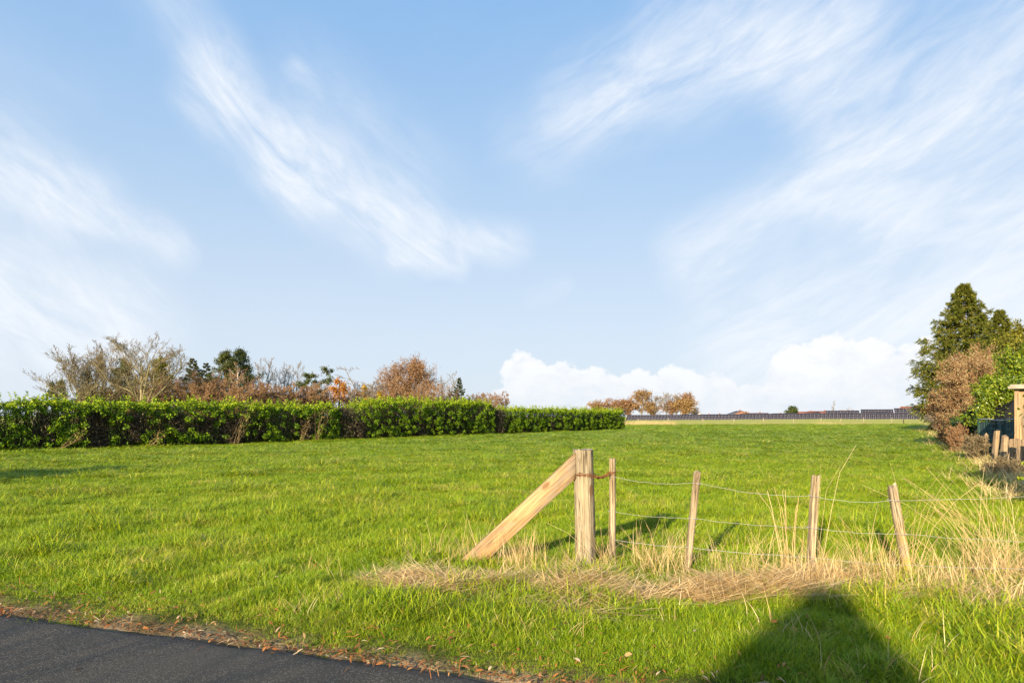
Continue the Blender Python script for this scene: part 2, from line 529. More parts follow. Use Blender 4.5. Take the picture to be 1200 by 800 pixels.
far2 = t.mix(t.mr(n_l, .3, .7), (.36, .40, .05), (.48, .42, .12))
far = t.mix(t.mr(xyz[1], 132, 138, 0, 1), far, far2)
gcol = t.mix(t.mr(xyz[1], 14, 45, 0, 1), thatch, far)
gm = t.mr(t.m('ADD', t.m('ABSOLUTE', t.m('ADD', s_, ROADW / 2)), t.m('MULTIPLY', n_edge, .5)), ROADW / 2 + .36, ROADW / 2 + .66)
gcol = t.mix(gm, soil, gcol)
hb = t.m('ADD', t.m('MULTIPLY', n_f, .5), t.m('MULTIPLY', t.noise(geo, 9.0, 4, .7), .5))
t.l.new(pbsdf(t, gcol, .95, .1, (hb, .9, .05)), o.inputs[0])
ground = np_mesh('field', V, [Q], mg, smooth=True)
tag(ground, kind='structure')

# road sheet
mr_, t, o = mat('asphalt')
geo = t.new('ShaderNodeNewGeometry').outputs['Position']
g1 = t.noise(geo, 190.0, 3, .7); g2 = t.noise(geo, 70.0, 4, .7); g3 = t.noise(geo, .8, 4, .6)
vor = t.new('ShaderNodeTexVoronoi'); t.put(vor.inputs['Vector'], geo); vor.inputs['Scale'].default_value = 85
stone = t.mr(t.sep(vor.outputs['Color'])[0], .50, .85)
stone = t.m('MULTIPLY', stone, t.mr(vor.outputs['Distance'], .55, .25))
c = t.mix(t.mr(g2, .35, .65), (.028, .0235, .018), (.074, .062, .045))
c = t.mix(stone, c, (.25, .225, .18))
c = t.mix(t.mr(g3, .38, .62, 0, .6), c, (.07, .062, .05))
xyz = t.sep(geo)
s_ = t.m('ADD', t.m('MULTIPLY', t.m('SUBTRACT', xyz[0], EX), NX), t.m('MULTIPLY', t.m('SUBTRACT', xyz[1], EY), NY))
c = t.mix(t.mr(t.m('ADD', s_, t.m('MULTIPLY', t.noise(geo, 5.0, 3, .6), .12)), -.06, .03, 0, .55), c, (.022, .022, .022))
t.l.new(pbsdf(t, c, .82, .35, (t.m('ADD', t.m('MULTIPLY', vor.outputs['Distance'], .6), g1), .8, .006)), o.inputs[0])
L = np.concatenate([np.arange(-120, -8, 2.0), np.arange(-8, 12, .06), np.arange(12, 140, 2.0)])
ed = (vnoise(L * 2.3, L * 0, 5) - .5) * .09 + (vnoise(L * 9, L * 0, 6) - .5) * .04
rows = []
for k, (ofs, z, e) in enumerate([(0.012, -.08, 1), (0, -.006, 1), (-.03, 0, 1), (-.25, .004, .3), (-2.3, .035, 0), (-ROADW + .2, 0, 0), (-ROADW, -.01, 0), (-ROADW - .01, -.08, 0)]):
    off = ofs + ed * e
    rows.append(np.stack([EX + TX * L + NX * off, EY + TY * L + NY * off, np.full(len(L), z)], -1))
V = np.concatenate(rows); n = len(L)
Q = np.concatenate([np.stack([np.arange(n - 1) + k * n, np.arange(n - 1) + (k + 1) * n, np.arange(1, n) + (k + 1) * n, np.arange(1, n) + k * n], -1) for k in range(len(rows) - 1)])
Q = Q[:, ::-1]
tag(np_mesh('road', V, [Q], mr_, smooth=True), kind='structure')

# ------------------------------------------------------------------ grass: tufts scattered on points
def blades(n, spread, L0, L1, w, lean0, lean1, curve, segs=3, flat=False, dirbias=None, r=rng):
    """one tuft of n blades -> V, Fs, rnd"""
    a = r.uniform(0, 2 * math.pi, n); rr = spread * np.sqrt(r.uniform(0, 1, n))
    base = np.stack([rr * np.cos(a), rr * np.sin(a), np.zeros(n) - .01], -1)
    ln = r.uniform(L0, L1, n); le = r.uniform(lean0, lean1, n)
    da = r.uniform(0, 2 * math.pi, n) if dirbias is None else r.normal(dirbias[0], dirbias[1], n)
    h = np.stack([np.cos(da), np.sin(da), np.zeros(n)], -1)
    side = np.stack([-np.sin(da), np.cos(da), np.zeros(n)], -1)
    # face orientation turned at random
    tw = r.uniform(-1.2, 1.2, n)
    side = side * np.cos(tw)[:, None] + h * np.sin(tw)[:, None]
    pts = []
    p = base.copy(); ang = le.copy()
    for k in range(segs + 1):
        pts.append(p.copy())
        stp = ln / segs
        p = p + (h * np.sin(ang)[:, None] + np.array([0, 0, 1.]) * np.cos(ang)[:, None]) * stp[:, None]
        ang = ang + curve * r.uniform(.4, 1.3, n) / segs
    V = []; rows = []
    wk = [1, .95, .7, .0] if segs == 3 else ([1, .8, 0.] if segs == 2 else [1, .95, .8, .6, 0])
    W_ = w * r.uniform(.7, 1.3, n)
    idx = 0
    P = np.stack(pts, 1)
    ww = np.array(wk)[None, :, None] * W_[:, None, None] * .5
    A = P - side[:, None, :] * ww; B = P + side[:, None, :] * ww
    K = segs + 1
    per = 2 * segs + 1
    Vv = np.concatenate([np.stack([A[:, k], B[:, k]], 1) for k in range(segs)] + [P[:, -1:]], 1)  # n, 2*segs+1
    Vv = Vv.reshape(-1, 3)
    b0 = np.arange(n)[:, None] * per
    quads = np.concatenate([b0 + np.array([[2 * k, 2 * k + 1, 2 * k + 3, 2 * k + 2]]) for k in range(segs - 1)])
    tris = b0 + np.array([[2 * segs - 2, 2 * segs - 1, 2 * segs]])
    rn = np.repeat(r.uniform(0, 1, n), per)
    return Vv, [quads, tris], rn


def src_collection(name, specs, m):
    c = bpy.data.collections.new(name)
    for i, sp in enumerate(specs):
        V, Fs, rn = blades(**sp)
        o = np_mesh('grass_tuft', V, Fs, m, None, False, rn, link=False)
        c.objects.link(o)
    return c


def scatter(name, pts, rot, scl, idx, coll, kind='stuff', smoothmat=None):
    me = bpy.data.meshes.new(name)
    me.vertices.add(len(pts)); me.vertices.foreach_set('co', np.asarray(pts, dtype=np.float32).ravel())
    a = me.attributes.new('rot', 'FLOAT_VECTOR', 'POINT'); a.data.foreach_set('vector', np.asarray(rot, dtype=np.float32).ravel())
    a = me.attributes.new('scl', 'FLOAT_VECTOR', 'POINT'); a.data.foreach_set('vector', np.asarray(scl, dtype=np.float32).ravel())
    a = me.attributes.new('pick', 'INT', 'POINT'); a.data.foreach_set('value', np.asarray(idx, dtype=np.int32))
    ob = bpy.data.objects.new(name, me); COL.objects.link(ob)
    ng = bpy.data.node_groups.new(name + '_scatter', 'GeometryNodeTree')
    ng.interface.new_socket('Geometry', in_out='INPUT', socket_type='NodeSocketGeometry')
    ng.interface.new_socket('Geometry', in_out='OUTPUT', socket_type='NodeSocketGeometry')
    T = NT(ng)
    gi = T.new('NodeGroupInput'); go = T.new('NodeGroupOutput')
    ci = T.new('GeometryNodeCollectionInfo'); ci.inputs[0].default_value = coll
    ci.inputs['Separate Children'].default_value = True; ci.inputs['Reset Children'].default_value = True
    ip = T.new('GeometryNodeInstanceOnPoints')
    def na(n_, ty):
        q = T.new('GeometryNodeInputNamedAttribute'); q.data_type = ty; q.inputs[0].default_value = n_
        return q.outputs[0]
    T.l.new(gi.outputs[0], ip.inputs['Points']); T.l.new(ci.outputs[0], ip.inputs['Instance'])
    ip.inputs['Pick Instance'].default_value = True
    T.l.new(na('pick', 'INT'), ip.inputs['Instance Index'])
    T.l.new(na('rot', 'FLOAT_VECTOR'), ip.inputs['Rotation'])
    T.l.new(na('scl', 'FLOAT_VECTOR'), ip.inputs['Scale'])
    T.l.new(ip.outputs[0], go.inputs[0])
    md = ob.modifiers.new('scatter', 'NODES'); md.node_group = ng
    return ob


# straw band along the fence, in ground coordinates
BAND = [(-1.25, 6.5, .22), (-.8, 6.3, .42), (0.0, 6.1, .62), (.9, 5.95, .62), (1.8, 5.95, .5), (2.6, 6.2, .45), (3.4, 6.15, .6), (4.4, 5.8, .8), (6, 5.2, .95), (9, 4.1, 1.0)]


def band(x, y):
    best = np.full(np.shape(x), -9.0)
    for (x0, y0, r0), (x1, y1, r1) in zip(BAND[:-1], BAND[1:]):
        dx, dy = x1 - x0, y1 - y0
        tt = np.clip(((x - x0) * dx + (y - y0) * dy) / (dx * dx + dy * dy), 0, 1)
        dd = np.hypot(x - x0 - tt * dx, y - y0 - tt * dy)
        best = np.maximum(best, 1 - dd / (r0 + tt * (r1 - r0)))
    return best + (vnoise(x * 2.5, y * 2.5, 9) - .5) * 1.5


def fence_y(x): return 7.15 - (x - .77) * .35


# right-hand boundary line and hedge line
def right_x(y): return 11 + (y - 14.7) * .598


HA = np.array([-22.9, 30.5]); HB = np.array([13.6, 85.0]); HD = HB - HA
HLEN = np.linalg.norm(HD); HT = HD / HLEN; HN = np.array([HT[1], -HT[0]])   # HN points to the field (right)

# rejection sample points with density K / d^p
def sample_pts(N, dmin, dmax, p, sidepad=.12, r=rng):
    u = r.uniform(0, 1, N)
    # pdf ~ d^(1-p)
    q = 2 - p
    dd = (dmin ** q + u * (dmax ** q - dmin ** q)) ** (1 / q)
    w = .75 + sidepad
    x = r.uniform(-w, w, N) * dd + r.uniform(-.5, .5, N)
    return x, dd


g_src = src_collection('green_tuft_kinds', [
    dict(n=34, spread=.10, L0=.06, L1=.13, w=.005, lean0=.0, lean1=1.1, curve=1.1),
    dict(n=34, spread=.12, L0=.05, L1=.11, w=.0045, lean0=.2, lean1=1.4, curve=.9),
    dict(n=30, spread=.09, L0=.09, L1=.19, w=.0055, lean0=.1, lean1=.9, curve=1.5),
    dict(n=40, spread=.14, L0=.04, L1=.09, w=.0045, lean0=.2, lean1=1.4, curve=.9),
    dict(n=30, spread=.10, L0=.08, L1=.16, w=.0055, lean0=.3, lean1=1.2, curve=1.6),
], M_grass)

x, y = sample_pts(150000, 3.6, 30, 1.55)
x2, y2 = sample_pts(90000, 26, 139, 1.75, .05)
x3, y3 = rng.uniform(-26, 20, 9000), rng.uniform(-7, 8, 9000)
x = np.concatenate([x, x2, x3]); y = np.concatenate([y, y2, y3])
s = sdist(x, y)
edge = .31 + (vnoise(x * 1.7, y * 1.7, 3) - .5) * .5 + rng.normal(0, .10, len(x))
b = band(x, y)
hs = (x - HA[0]) * HN[0] + (y - HA[1]) * HN[1]
keep = (s > edge) | ((s < -ROADW - .45) & (y > -30))
keep &= ~((hs < -.1) & (y < 140) & (s > 0) & (y > 5)) | (y > 100)
keep &= ~((b > .25) & (rng.uniform(0, 1, len(x)) < .30) & (s > 0))
keep &= (x < right_x(y) + 2.5)
x, y, s, b = x[keep], y[keep], s[keep], b[keep]
dist = np.hypot(x, y)
patchn = vnoise(x * .8, y * .8, 12) * .6 + vnoise(x * 2.3, y * 2.3, 13) * .4
cl = vnoise(x * 3.1, y * 3.1, 15)
sc = (.50 + .70 * patchn + .80 * cl ** 2) * rng.uniform(.75, 1.25, len(x))
near_edge = sm(.3, 1.2, s)
sc *= np.where(s > 0, .32 + .68 * near_edge, 1)
fx = np.abs(y - fence_y(x))
sc *= 1 + .05 * np.exp(-(fx / .5) ** 2) * (x > -1)
wide = np.clip(dist / 14, 1, 4.2)
hgt = np.clip(dist / 60, 1, 1.5) * np.where(dist > 12, .85, 1)
pk = np.where(patchn > .62, rng.integers(2, 5, len(x)), rng.integers(0, 4, len(x)))
pk = np.where(pk == 2, np.where(patchn > .5, 2, 0), pk)
rot = np.stack([rng.normal(0, .10, len(x)), rng.normal(0, .10, len(x)), rng.uniform(0, 6.28, len(x))], -1)
scl = np.stack([sc * wide, sc * wide, sc * hgt], -1)
grass = scatter('grass', np.stack([x, y, zg(x, y) - .005], -1), rot, scl, pk, g_src)
tag(grass, 'green meadow grass covering the field and verge', 'grass', kind='stuff')

s_src = src_collection('straw_tuft_kinds', [
    dict(n=26, spread=.16, L0=.20, L1=.45, w=.006, lean0=1.0, lean1=1.5, curve=.3, dirbias=(.0, .5)),
    dict(n=26, spread=.16, L0=.15, L1=.35, w=.006, lean0=.9, lean1=1.5, curve=.5, dirbias=(.5, 1.2)),
    dict(n=16, spread=.12, L0=.12, L1=.34, w=.0042, lean0=.1, lean1=1.2, curve=.8),
    dict(n=9, spread=.08, L0=.25, L1=.60, w=.0036, lean0=.0, lean1=.7, curve=.6),
], M_straw)
N = 26000
x = rng.uniform(-2.6, 9, N); y = rng.uniform(3.2, 8.2, N)
b = band(x, y); fd = np.abs(y - fence_y(x))
lie = (b > .22)
stand = (fd < .55) & (x > -.6) & (rng.uniform(0, 1, N) < .03 + .22 * (vnoise(x * 2, y * 2, 21) > .58) + .10 * (x > 2.4))
stand |= (b > .1) & (x > 2.3) & (rng.uniform(0, 1, N) < .07)
sparse = (sdist(x, y) > .5) & (rng.uniform(0, 1, N) < .005)
prob = rng.uniform(0, 1, N)
thick = vnoise(x * 1.7, y * 3.0, 22)
use = (lie & (prob < .14 + .46 * sm(.30, .70, thick))) | (stand & (prob < .6)) | sparse
x, y, lie, stand = x[use], y[use], lie[use], stand[use]
pk = np.where(stand, rng.integers(2, 4, len(x)), np.where(rng.uniform(0, 1, len(x)) < .93, rng.integers(0, 2, len(x)), 2))
pk = np.where(~lie & ~stand, 2, pk)
sc = rng.uniform(.6, 1.15, len(x))
flip = rng.integers(0, 2, len(x)) * math.pi
rz = np.where(pk < 2, -.34 + rng.normal(0, .38, len(x)) + flip, rng.uniform(0, 6.28, len(x)))
lift = np.where(pk < 2, rng.uniform(.01, .09, len(x)) * (.6 + thick[use]), 0)
# far dry reeds strip and rough edges
xr, yr = rng.uniform(14, 62, 1500), rng.normal(134, 3.5, 1500)
dens = vnoise(xr * .12, yr * 0, 31); kr = dens > .38
xr, yr = xr[kr], yr[kr]
ya = 13 + 107 * rng.uniform(0, 1, 2600) ** 1.6; xa = right_x(ya) + rng.normal(.5, .55, 2600) * (1 + ya / 60)
xm, ym = rng.uniform(30, 125, 900), rng.normal(139, 5, 900)
xo = np.concatenate([x, xr, xa, xm]); yo = np.concatenate([y, yr, ya, ym])
zo = np.concatenate([zg(x, y) + lift, zg(xr, yr), zg(xa, ya), zg(xm, ym)])
pko = np.concatenate([pk, np.full(len(xr), 3), rng.integers(2, 4, len(xa)), np.full(len(xm), 2)])
rzo = np.concatenate([rz, rng.uniform(0, 6.28, len(xr) + len(xa) + len(xm))])
scx = np.concatenate([sc, rng.uniform(3, 6, len(xr)), rng.uniform(1, 1.8, len(xa)) * (1 + ya / 40), rng.uniform(3, 5, len(xm))])
scz = np.concatenate([sc, rng.uniform(.8, 2.3, len(xr)), rng.uniform(.6, 1.3, len(xa)), rng.uniform(.6, 1.2, len(xm))])
tl = rng.normal(0, .09, len(xo)) * np.concatenate([np.ones(len(x)), np.zeros(len(xr) + len(xa) + len(xm))])
straw = scatter('dry_grass', np.stack([xo, yo, zo], -1), np.stack([tl, tl[::-1], rzo], -1), np.stack([scx, scx, scz], -1), pko, s_src)
tag(straw, 'pale flattened straw and dead grass along the wire fence and field edges', 'dry grass', kind='stuff')

# fallen leaves on the dirt strip
N = 4600
l_ = rng.uniform(-3, 9, N)
o_ = np.concatenate([rng.normal(.09, .08, int(N * .55)), rng.normal(.33, .20, int(N * .33)), rng.uniform(-.9, 2.2, N - int(N * .55) - int(N * .33))])
kp = (o_ > -.05) | (rng.uniform(0, 1, N) < .12)
l_, o_ = l_[kp], o_[kp]
N = len(l_)
x = EX + TX * l_ + NX * o_; y = EY + TY * l_ + NY * o_
z = np.where(o_ < .02, .012, np.maximum(zg(x, y), -.02) + .018 + .05 * sm(.4, .9, o_))
ln = rng.uniform(.02, .062, N); wd = ln * rng.uniform(.12, .36, N)
long_ = rng.uniform(0, 1, N) < .35; ln = np.where(long_, ln * 2.2, ln); wd = np.where(long_, .004, wd)
a = rng.uniform(0, 6.28, N); tilt = rng.normal(0, .35, (N, 2))
loc = np.array([[-1, 0, .0], [-.4, .5, .16], [-.4, -.5, .16], [.35, .5, .2], [.35, -.5, .2], [1, 0, .05]])
Vl = loc[None] * np.stack([ln / 2, wd, ln * .6], -1)[:, None, :]
Vl[..., 2] += tilt[:, 0:1] * Vl[..., 0] + tilt[:, 1:2] * Vl[..., 1]
ca, sa = np.cos(a)[:, None], np.sin(a)[:, None]
Vw = np.stack([Vl[..., 0] * ca - Vl[..., 1] * sa, Vl[..., 0] * sa + Vl[..., 1] * ca, Vl[..., 2]], -1) + np.stack([x, y, z], -1)[:, None, :]
b0 = np.arange(N)[:, None] * 6
lo = np_mesh('fallen_leaves', Vw.reshape(-1, 3), [np.concatenate([b0 + [0, 2, 1], b0 + [3, 4, 5]]), b0 + [1, 2, 4, 3]], M_litter, None, False, np.repeat(rng.uniform(0, 1, N), 6))
tag(lo, 'brown and orange fallen leaves strewn along the dirt edge of the road', 'fallen leaves', kind='stuff')

# ------------------------------------------------------------------ tall dry grass clumps by the fence
def stalk_clump(x, y, n, h0, h1, spread, lean, label, ldir=None, group='tall dry grass clumps by the wire fence', heads=True, w=.0022):
    root = empty('dry_grass_clump', (x, y, z1(x, y)))
    tag(root, label, 'dry grass clump', group)
    a = rng.uniform(0, 6.28, n); rr = spread * np.sqrt(rng.uniform(0, 1, n))
    if ldir is not None: a2 = rng.normal(ldir, 1.0, n)
    else: a2 = a + rng.normal(0, .5, n)
    h = rng.uniform(h0, h1, n)
    le = np.abs(rng.normal(lean, .05 + lean * .45, n))
    K = 5; tt = np.linspace(0, 1, K)
    base = np.stack([rr * np.cos(a), rr * np.sin(a), np.full(n, -.02)], -1)
    dr = np.stack([np.cos(a2), np.sin(a2), np.zeros(n)], -1)
    cur = rng.uniform(.0, .35, n)
    P = base[:, None] + dr[:, None] * (np.sin(le)[:, None, None] * h[:, None, None] * tt[None, :, None] + (cur * h)[:, None, None] * (tt ** 3)[None, :, None])
    P[..., 2] += (np.cos(le) * h)[:, None] * (tt - .12 * tt ** 3)[None]
    P[:, 1:-1] += rng.normal(0, .008, (n, K - 2, 3))
    R = w * np.linspace(1, .45, K)[None] * rng.uniform(.7, 1.4, n)[:, None]
    tube_obj('stalk', P, R, 4, M_straw, root, True, rng.uniform(.3, 1, n)) if n else None
    # leaves of the clump
    V, Fs, rn = blades(n=n * 3, spread=spread * 1.3, L0=h0 * .35, L1=h1 * .6, w=.006, lean0=.1, lean1=.9, curve=1.2, segs=4)
    np_mesh('blade', V, Fs, M_straw, root, False, rn)
    return root


stalk_clump(2.78, 6.85, 8, .75, 1.12, .06, .02, 'thin upright dry stalks standing close left of the straight third stake', heads=False, w=.0048)
stalk_clump(2.98, 6.66, 3, 1.3, 1.62, .03, .06, 'tallest lone dry seed stalks rising above the top of the third stake')
stalk_clump(3.42, 6.45, 34, .45, .9, .16, .18, 'thick dry grass clump wrapped round the foot of the leaning lichened stake')
stalk_clump(3.72, 6.35, 8, .9, 1.3, .08, .16, 'arching dry stalks just right of the leaning lichened stake', 0.3)
stalk_clump(4.62, 6.5, 46, .8, 1.35, .2, .30, 'big dry grass clump leaning left beyond the last visible stake', 2.9)
stalk_clump(5.1, 6.0, 34, .5, 1.0, .25, .45, 'sprawling dry grass clump where the fence wires leave the picture', 2.5)
stalk_clump(1.5, 7.0, 16, .4, .8, .14, .3, 'low dry grass clump between the thin round stake and the left-leaning stake')
stalk_clump(.98, 7.05, 8, .4, .9, .06, .35, 'few dry stalks leaning between the thick corner post and the thin stake', 2.6)
stalk_clump(2.2, 6.7, 18, .3, .6, .16, .2, 'short dry grass clump midway between the left-leaning and straight stakes')
stalk_clump(-.95, 7.5, 14, .3, .55, .18, .3, 'short dry stalks standing left of the foot of the diagonal brace plank')
stalk_clump(4.95, 5.6, 30, .4, .85, .3, .6, 'bent dry grass clump lying below the lowest wire at the right edge', 2.2)

stalk_clump(4.15, 6.15, 30, .4, .85, .2, .35, 'tangled dry grass clump just right of the foot of the lichened stake')
stalk_clump(5.0, 6.7, 26, .5, 1.05, .25, .35, 'dry grass clump behind the wires near the right edge of the picture')
stalk_clump(4.45, 5.55, 30, .3, .6, .3, .7, 'low flattened dry grass clump nearest the viewer at the right')

# ------------------------------------------------------------------ wire fence
fence = tag(empty('wire_fence', (.77, 7.15, z1(.77, 7.15))),
            'old wire fence with thick braced corner post and thin wooden stakes at the field edge', 'wire fence')
fo = np.array(fence.location)


def shaft(name, base, top, r, mat_, label, square=False, sides=14, wob=.06, seed=0, flare=.0, chip=.02):
    """a hewn post between two points, built about its own foot"""
    r_ = np.random.default_rng(seed)
    base = np.array(base, float); top = np.array(top, float)
    Ln = np.linalg.norm(top - base); K = 22
    an = np.arange(sides) * 2 * math.pi / sides
    t_ = np.linspace(0, 1, K)
    lob = sum(r_.uniform(.3, 1) * np.cos(k * an + r_.uniform(0, 6.28)) for k in (2, 3, 5, 7)) * wob * .6
    RR = np.zeros((K, sides))
    for i in range(K):
        sl = sum(.4 * np.cos(k * an + r_.uniform(0, .5) + t_[i] * 2) for k in (2, 4)) * wob * .5
        RR[i] = r * (1 + lob + sl + flare * max(0, 1 - t_[i] * 4) ** 2 + r_.normal(0, wob * .12, sides))
    if square:
        q = np.maximum(np.abs(np.cos(an)), np.abs(np.sin(an)))
        RR = RR / q * .86
    bend = (np.sin(t_ * 3.1) * r_.normal(0, .15) * r)[:, None]
    Vv = np.stack([RR * np.cos(an) * (r_.uniform(.85, 1.0) if square else 1) + bend, RR * np.sin(an), np.broadcast_to((t_ * Ln)[:, None], RR.shape).copy()], -1)
    Vv[-1, :, 2] += r_.normal(0, chip, sides) * r * 3
    Vv = Vv.reshape(-1, 3)
    topc = np.array([[0, 0, Ln + r_.normal(0, .005)]])
    Vv = np.concatenate([Vv, topc])
    k = np.arange(K - 1)[:, None] * sides; s = np.arange(sides)[None]; s2 = (s + 1) % sides
    Qs = np.stack([k + s, k + s2, k + sides + s2, k + sides + s], -1).reshape(-1, 4)
    kk = (K - 1) * sides
    Tr = np.stack([kk + np.arange(sides), kk + (np.arange(sides) + 1) % sides, np.full(sides, K * sides)], -1)
    o = np_mesh(name, Vv, [Qs, Tr], mat_, fence, not square)
    o.location = base - fo
    q = Vector((top - base)).to_track_quat('Z', 'X')
    o.rotation_euler = q.to_euler()
    if label: o['label'] = label
    es = o.modifiers.new('edges', 'EDGE_SPLIT'); es.split_angle = rad(50)
    return o


PZ = z1(.77, 7.15) - .12
shaft('corner_post', (.775, 7.15, PZ), (.745, 7.15, 1.252), .102, M_post, 'thick pale weathered corner post', seed=3, wob=.12, flare=.10, chip=.03, sides=20)
shaft('stake', (1.075, 7.3, -.05), (1.075, 7.3, 1.155), .036, M_stake, 'thin straight round stake beside the corner post', seed=4, wob=.05)
shaft('stake', (1.745, 6.85, -.1), (1.862, 6.85, 1.045), .038, M_stake, 'split stake leaning to the right at its top', True, seed=5, wob=.10, chip=.12)
shaft('stake', (2.885, 6.6, -.1), (2.94, 6.6, 1.03), .043, M_stake, 'upright square stake among dry stalks', True, seed=6, wob=.08, chip=.06)
shaft('stake', (3.70, 6.3, -.1), (3.505, 6.3, .955), .044, M_stakelich, 'stake leaning left with yellow lichen near its foot', True, seed=7, wob=.12, chip=.14)
shaft('stake', (5.55, 5.75, -.1), (5.6, 5.75, 1.0), .05, M_stake, None, True, seed=8, wob=.1)

# diagonal brace plank: parallelogram cut flush with the post
bx0, bx1 = .662, -.60
by0, by1 = 7.13, 7.38
zt, zb, vert = 1.225, -.09, .265
th = .075
prof = []
K = 14
Vb = []
r_ = np.random.default_rng(5)
for i in range(K):
    u = i / (K - 1)
    X_ = bx0 + (bx1 - bx0) * u; Y_ = by0 + (by1 - by0) * u; Zt = zt + (zb + .10 - zt) * u
    vv = vert * (1 + .0 * u)
    e = .006
    for dy, dz in ((-th / 2, -e), (-th / 2 + e, 0), (th / 2 - e, 0), (th / 2, -e), (th / 2, -vv + e), (th / 2 - e, -vv), (-th / 2 + e, -vv), (-th / 2, -vv + e)):
        Vb.append((X_ + r_.normal(0, .0), Y_ + dy + r_.normal(0, .0012), Zt + dz + r_.normal(0, .0018)))
Vb = np.array(Vb)
k = np.arange(K - 1)[:, None] * 8; s = np.arange(8)[None]; s2 = (s + 1) % 8
Qs = np.stack([k + s, k + 8 + s, k + 8 + s2, k + s2], -1).reshape(-1, 4)
cap0 = np.arange(8)[None, ::-1][:, ::-1]; cap1 = ((K - 1) * 8 + np.arange(8))[None, ::-1]
# local frame: z along the plank so the grain follows it
ax = nrm(np.array([bx1 - bx0, by1 - by0, zb + .10 - zt]))
org = np.array([bx0, by0, zt])
q = Vector(ax).to_track_quat('Z', 'Y'); Mq = np.array(q.to_matrix())
Vloc = (Vb - org) @ Mq
br = np_mesh('brace', Vloc, [Qs, cap0, cap1], M_brace, fence)
br.location = org - fo; br.rotation_euler = q.to_euler()
br['label'] = 'wide sawn plank bracing the corner post at a slant'
bmx = bmesh.new(); bmx.from_mesh(br.data); bmesh.ops.recalc_face_normals(bmx, faces=bmx.faces); bmx.to_mesh(br.data); bmx.free()


def wire(pts, name='wire', r=.0017, m=M_wire, sag=.02, label=None, wob=.004):
    out_ = []
    for (a, b_) in zip(pts[:-1], pts[1:]):
        a = np.array(a); b_ = np.array(b_)
        n = 26
        for i in range(n):
            u = i / n
            p = a + (b_ - a) * u
            out_.append(p + np.array([0, 0, -sag * 4 * u * (1 - u)]) + rng.normal(0, 1, 3) * (0, wob, wob) * (1 if 0 < i else 0))
    out_.append(np.array(pts[-1]))
    P = np.array(out_)
    # smooth a little
    P[1:-1] = (P[:-2] + 2 * P[1:-1] + P[2:]) / 4
    o = tube_obj(name, (P - fo)[None], np.full((1, len(P)), r), 5, m, fence)
    if label: o['label'] = label
    return o


def wp(px, py, dd): return ((px - 600) / F * dd, dd, CAMH - (py - HOR) / F * dd)


wire([wp(718, 558, 7.26), wp(817, 566, 6.81), wp(954, 581, 6.55), wp(1047, 586, 6.25), wp(1372, 566, 5.70)], sag=.035)
wire([wp(720, 599, 7.26), wp(812, 607, 6.81), wp(952, 618, 6.55), wp(1056, 625, 6.25), wp(1372, 640, 5.70)], sag=.02)
wire([wp(718, 632, 7.26), wp(808, 641, 6.81), wp(951, 652, 6.55), wp(1062, 662, 6.25), wp(1372, 668, 5.70)], sag=.015, r=.0024)
# small wire ties round the stakes
ties = []
for (px, py, dd, r0) in [(817, 566, 6.85, .043), (812, 607, 6.85, .043), (954, 581, 6.6, .050), (952, 618, 6.6, .050), (1047, 586, 6.3, .051), (1056, 625, 6.3, .051), (717, 599, 7.3, .038)]:
    c_ = np.array(wp(px, py, dd))
    th_ = np.linspace(0, 2 * math.pi * 1.5, 16)
    ties.append(np.stack([c_[0] + r0 * np.cos(th_), dd + r0 * np.sin(th_), c_[2] + .01 * np.sin(th_ * .7)], -1) - fo)
for q_ in ties: tube_obj('wire_tie', q_[None], np.full((1, 16), .0024), 4, M_wire, fence)
# rusty chain and twisted wire from the corner post to the thin stake
loops = []
for (cx, cy, cz, rr_, tilt) in [(.762, 7.15, 1.0, .107, .05), (.762, 7.15, .985, .109, -.06), (1.075, 7.3, 1.0, .041, .3), (1.075, 7.3, .985, .042, -.2), (1.075, 7.3, 1.01, .043, .1)]:
    th_ = np.linspace(0, 2 * math.pi, 20)
    loops.append(np.stack([cx + rr_ * np.cos(th_), cy + rr_ * np.sin(th_), cz + tilt * rr_ * np.cos(th_)], -1) - fo)
for q_ in loops: tube_obj('rusty_wire', q_[None], np.full((1, 20), .0036), 5, M_rust, fence)
parts = []
A = np.array([.66, 7.045, 1.005]); B = np.array([1.04, 7.27, 1.0])
nl_ = 13
for i in range(nl_):
    u = i / (nl_ - 1)
    if u < .35: base_ = np.array([.70 + .16 * u / .35, 7.045 - .01 * u, 1.01 - .03 * u / .35])
    else:
        v = (u - .35) / .65
        base_ = np.array([.86, 7.06, .98]) * (1 - v) + B * v + np.array([0, 0, -.025 * 4 * v * (1 - v)])
    th_ = np.linspace(0, 2 * math.pi, 12)
    lx, lz = .026 * np.cos(th_), .012 * np.sin(th_)
    if i % 2: pts_ = np.stack([lx, lz, 0 * lx], -1)
    else: pts_ = np.stack([lx, 0 * lx, lz], -1)
    parts.append(base_ + pts_ - fo)
for q_ in parts: tube_obj('chain_link', q_[None], np.full((1, 12), .0038), 5, M_rust, fence)
tw = np.linspace(0, 1, 60)
tws = []
for ph in (0, 2.1, 4.2):
    p = np.array([.86, 7.07, .975])[None] * (1 - tw)[:, None] + np.array([1.045, 7.27, 1.0])[None] * tw[:, None]
    p[:, 2] += .008 * np.sin(tw * 30 + ph) - .02 * 4 * tw * (1 - tw); p[:, 1] += .008 * np.cos(tw * 30 + ph)
    tws.append(p - fo)
for q_ in tws: tube_obj('twisted_wire', q_[None], np.full((1, 60), .0028), 4, M_rust, fence)

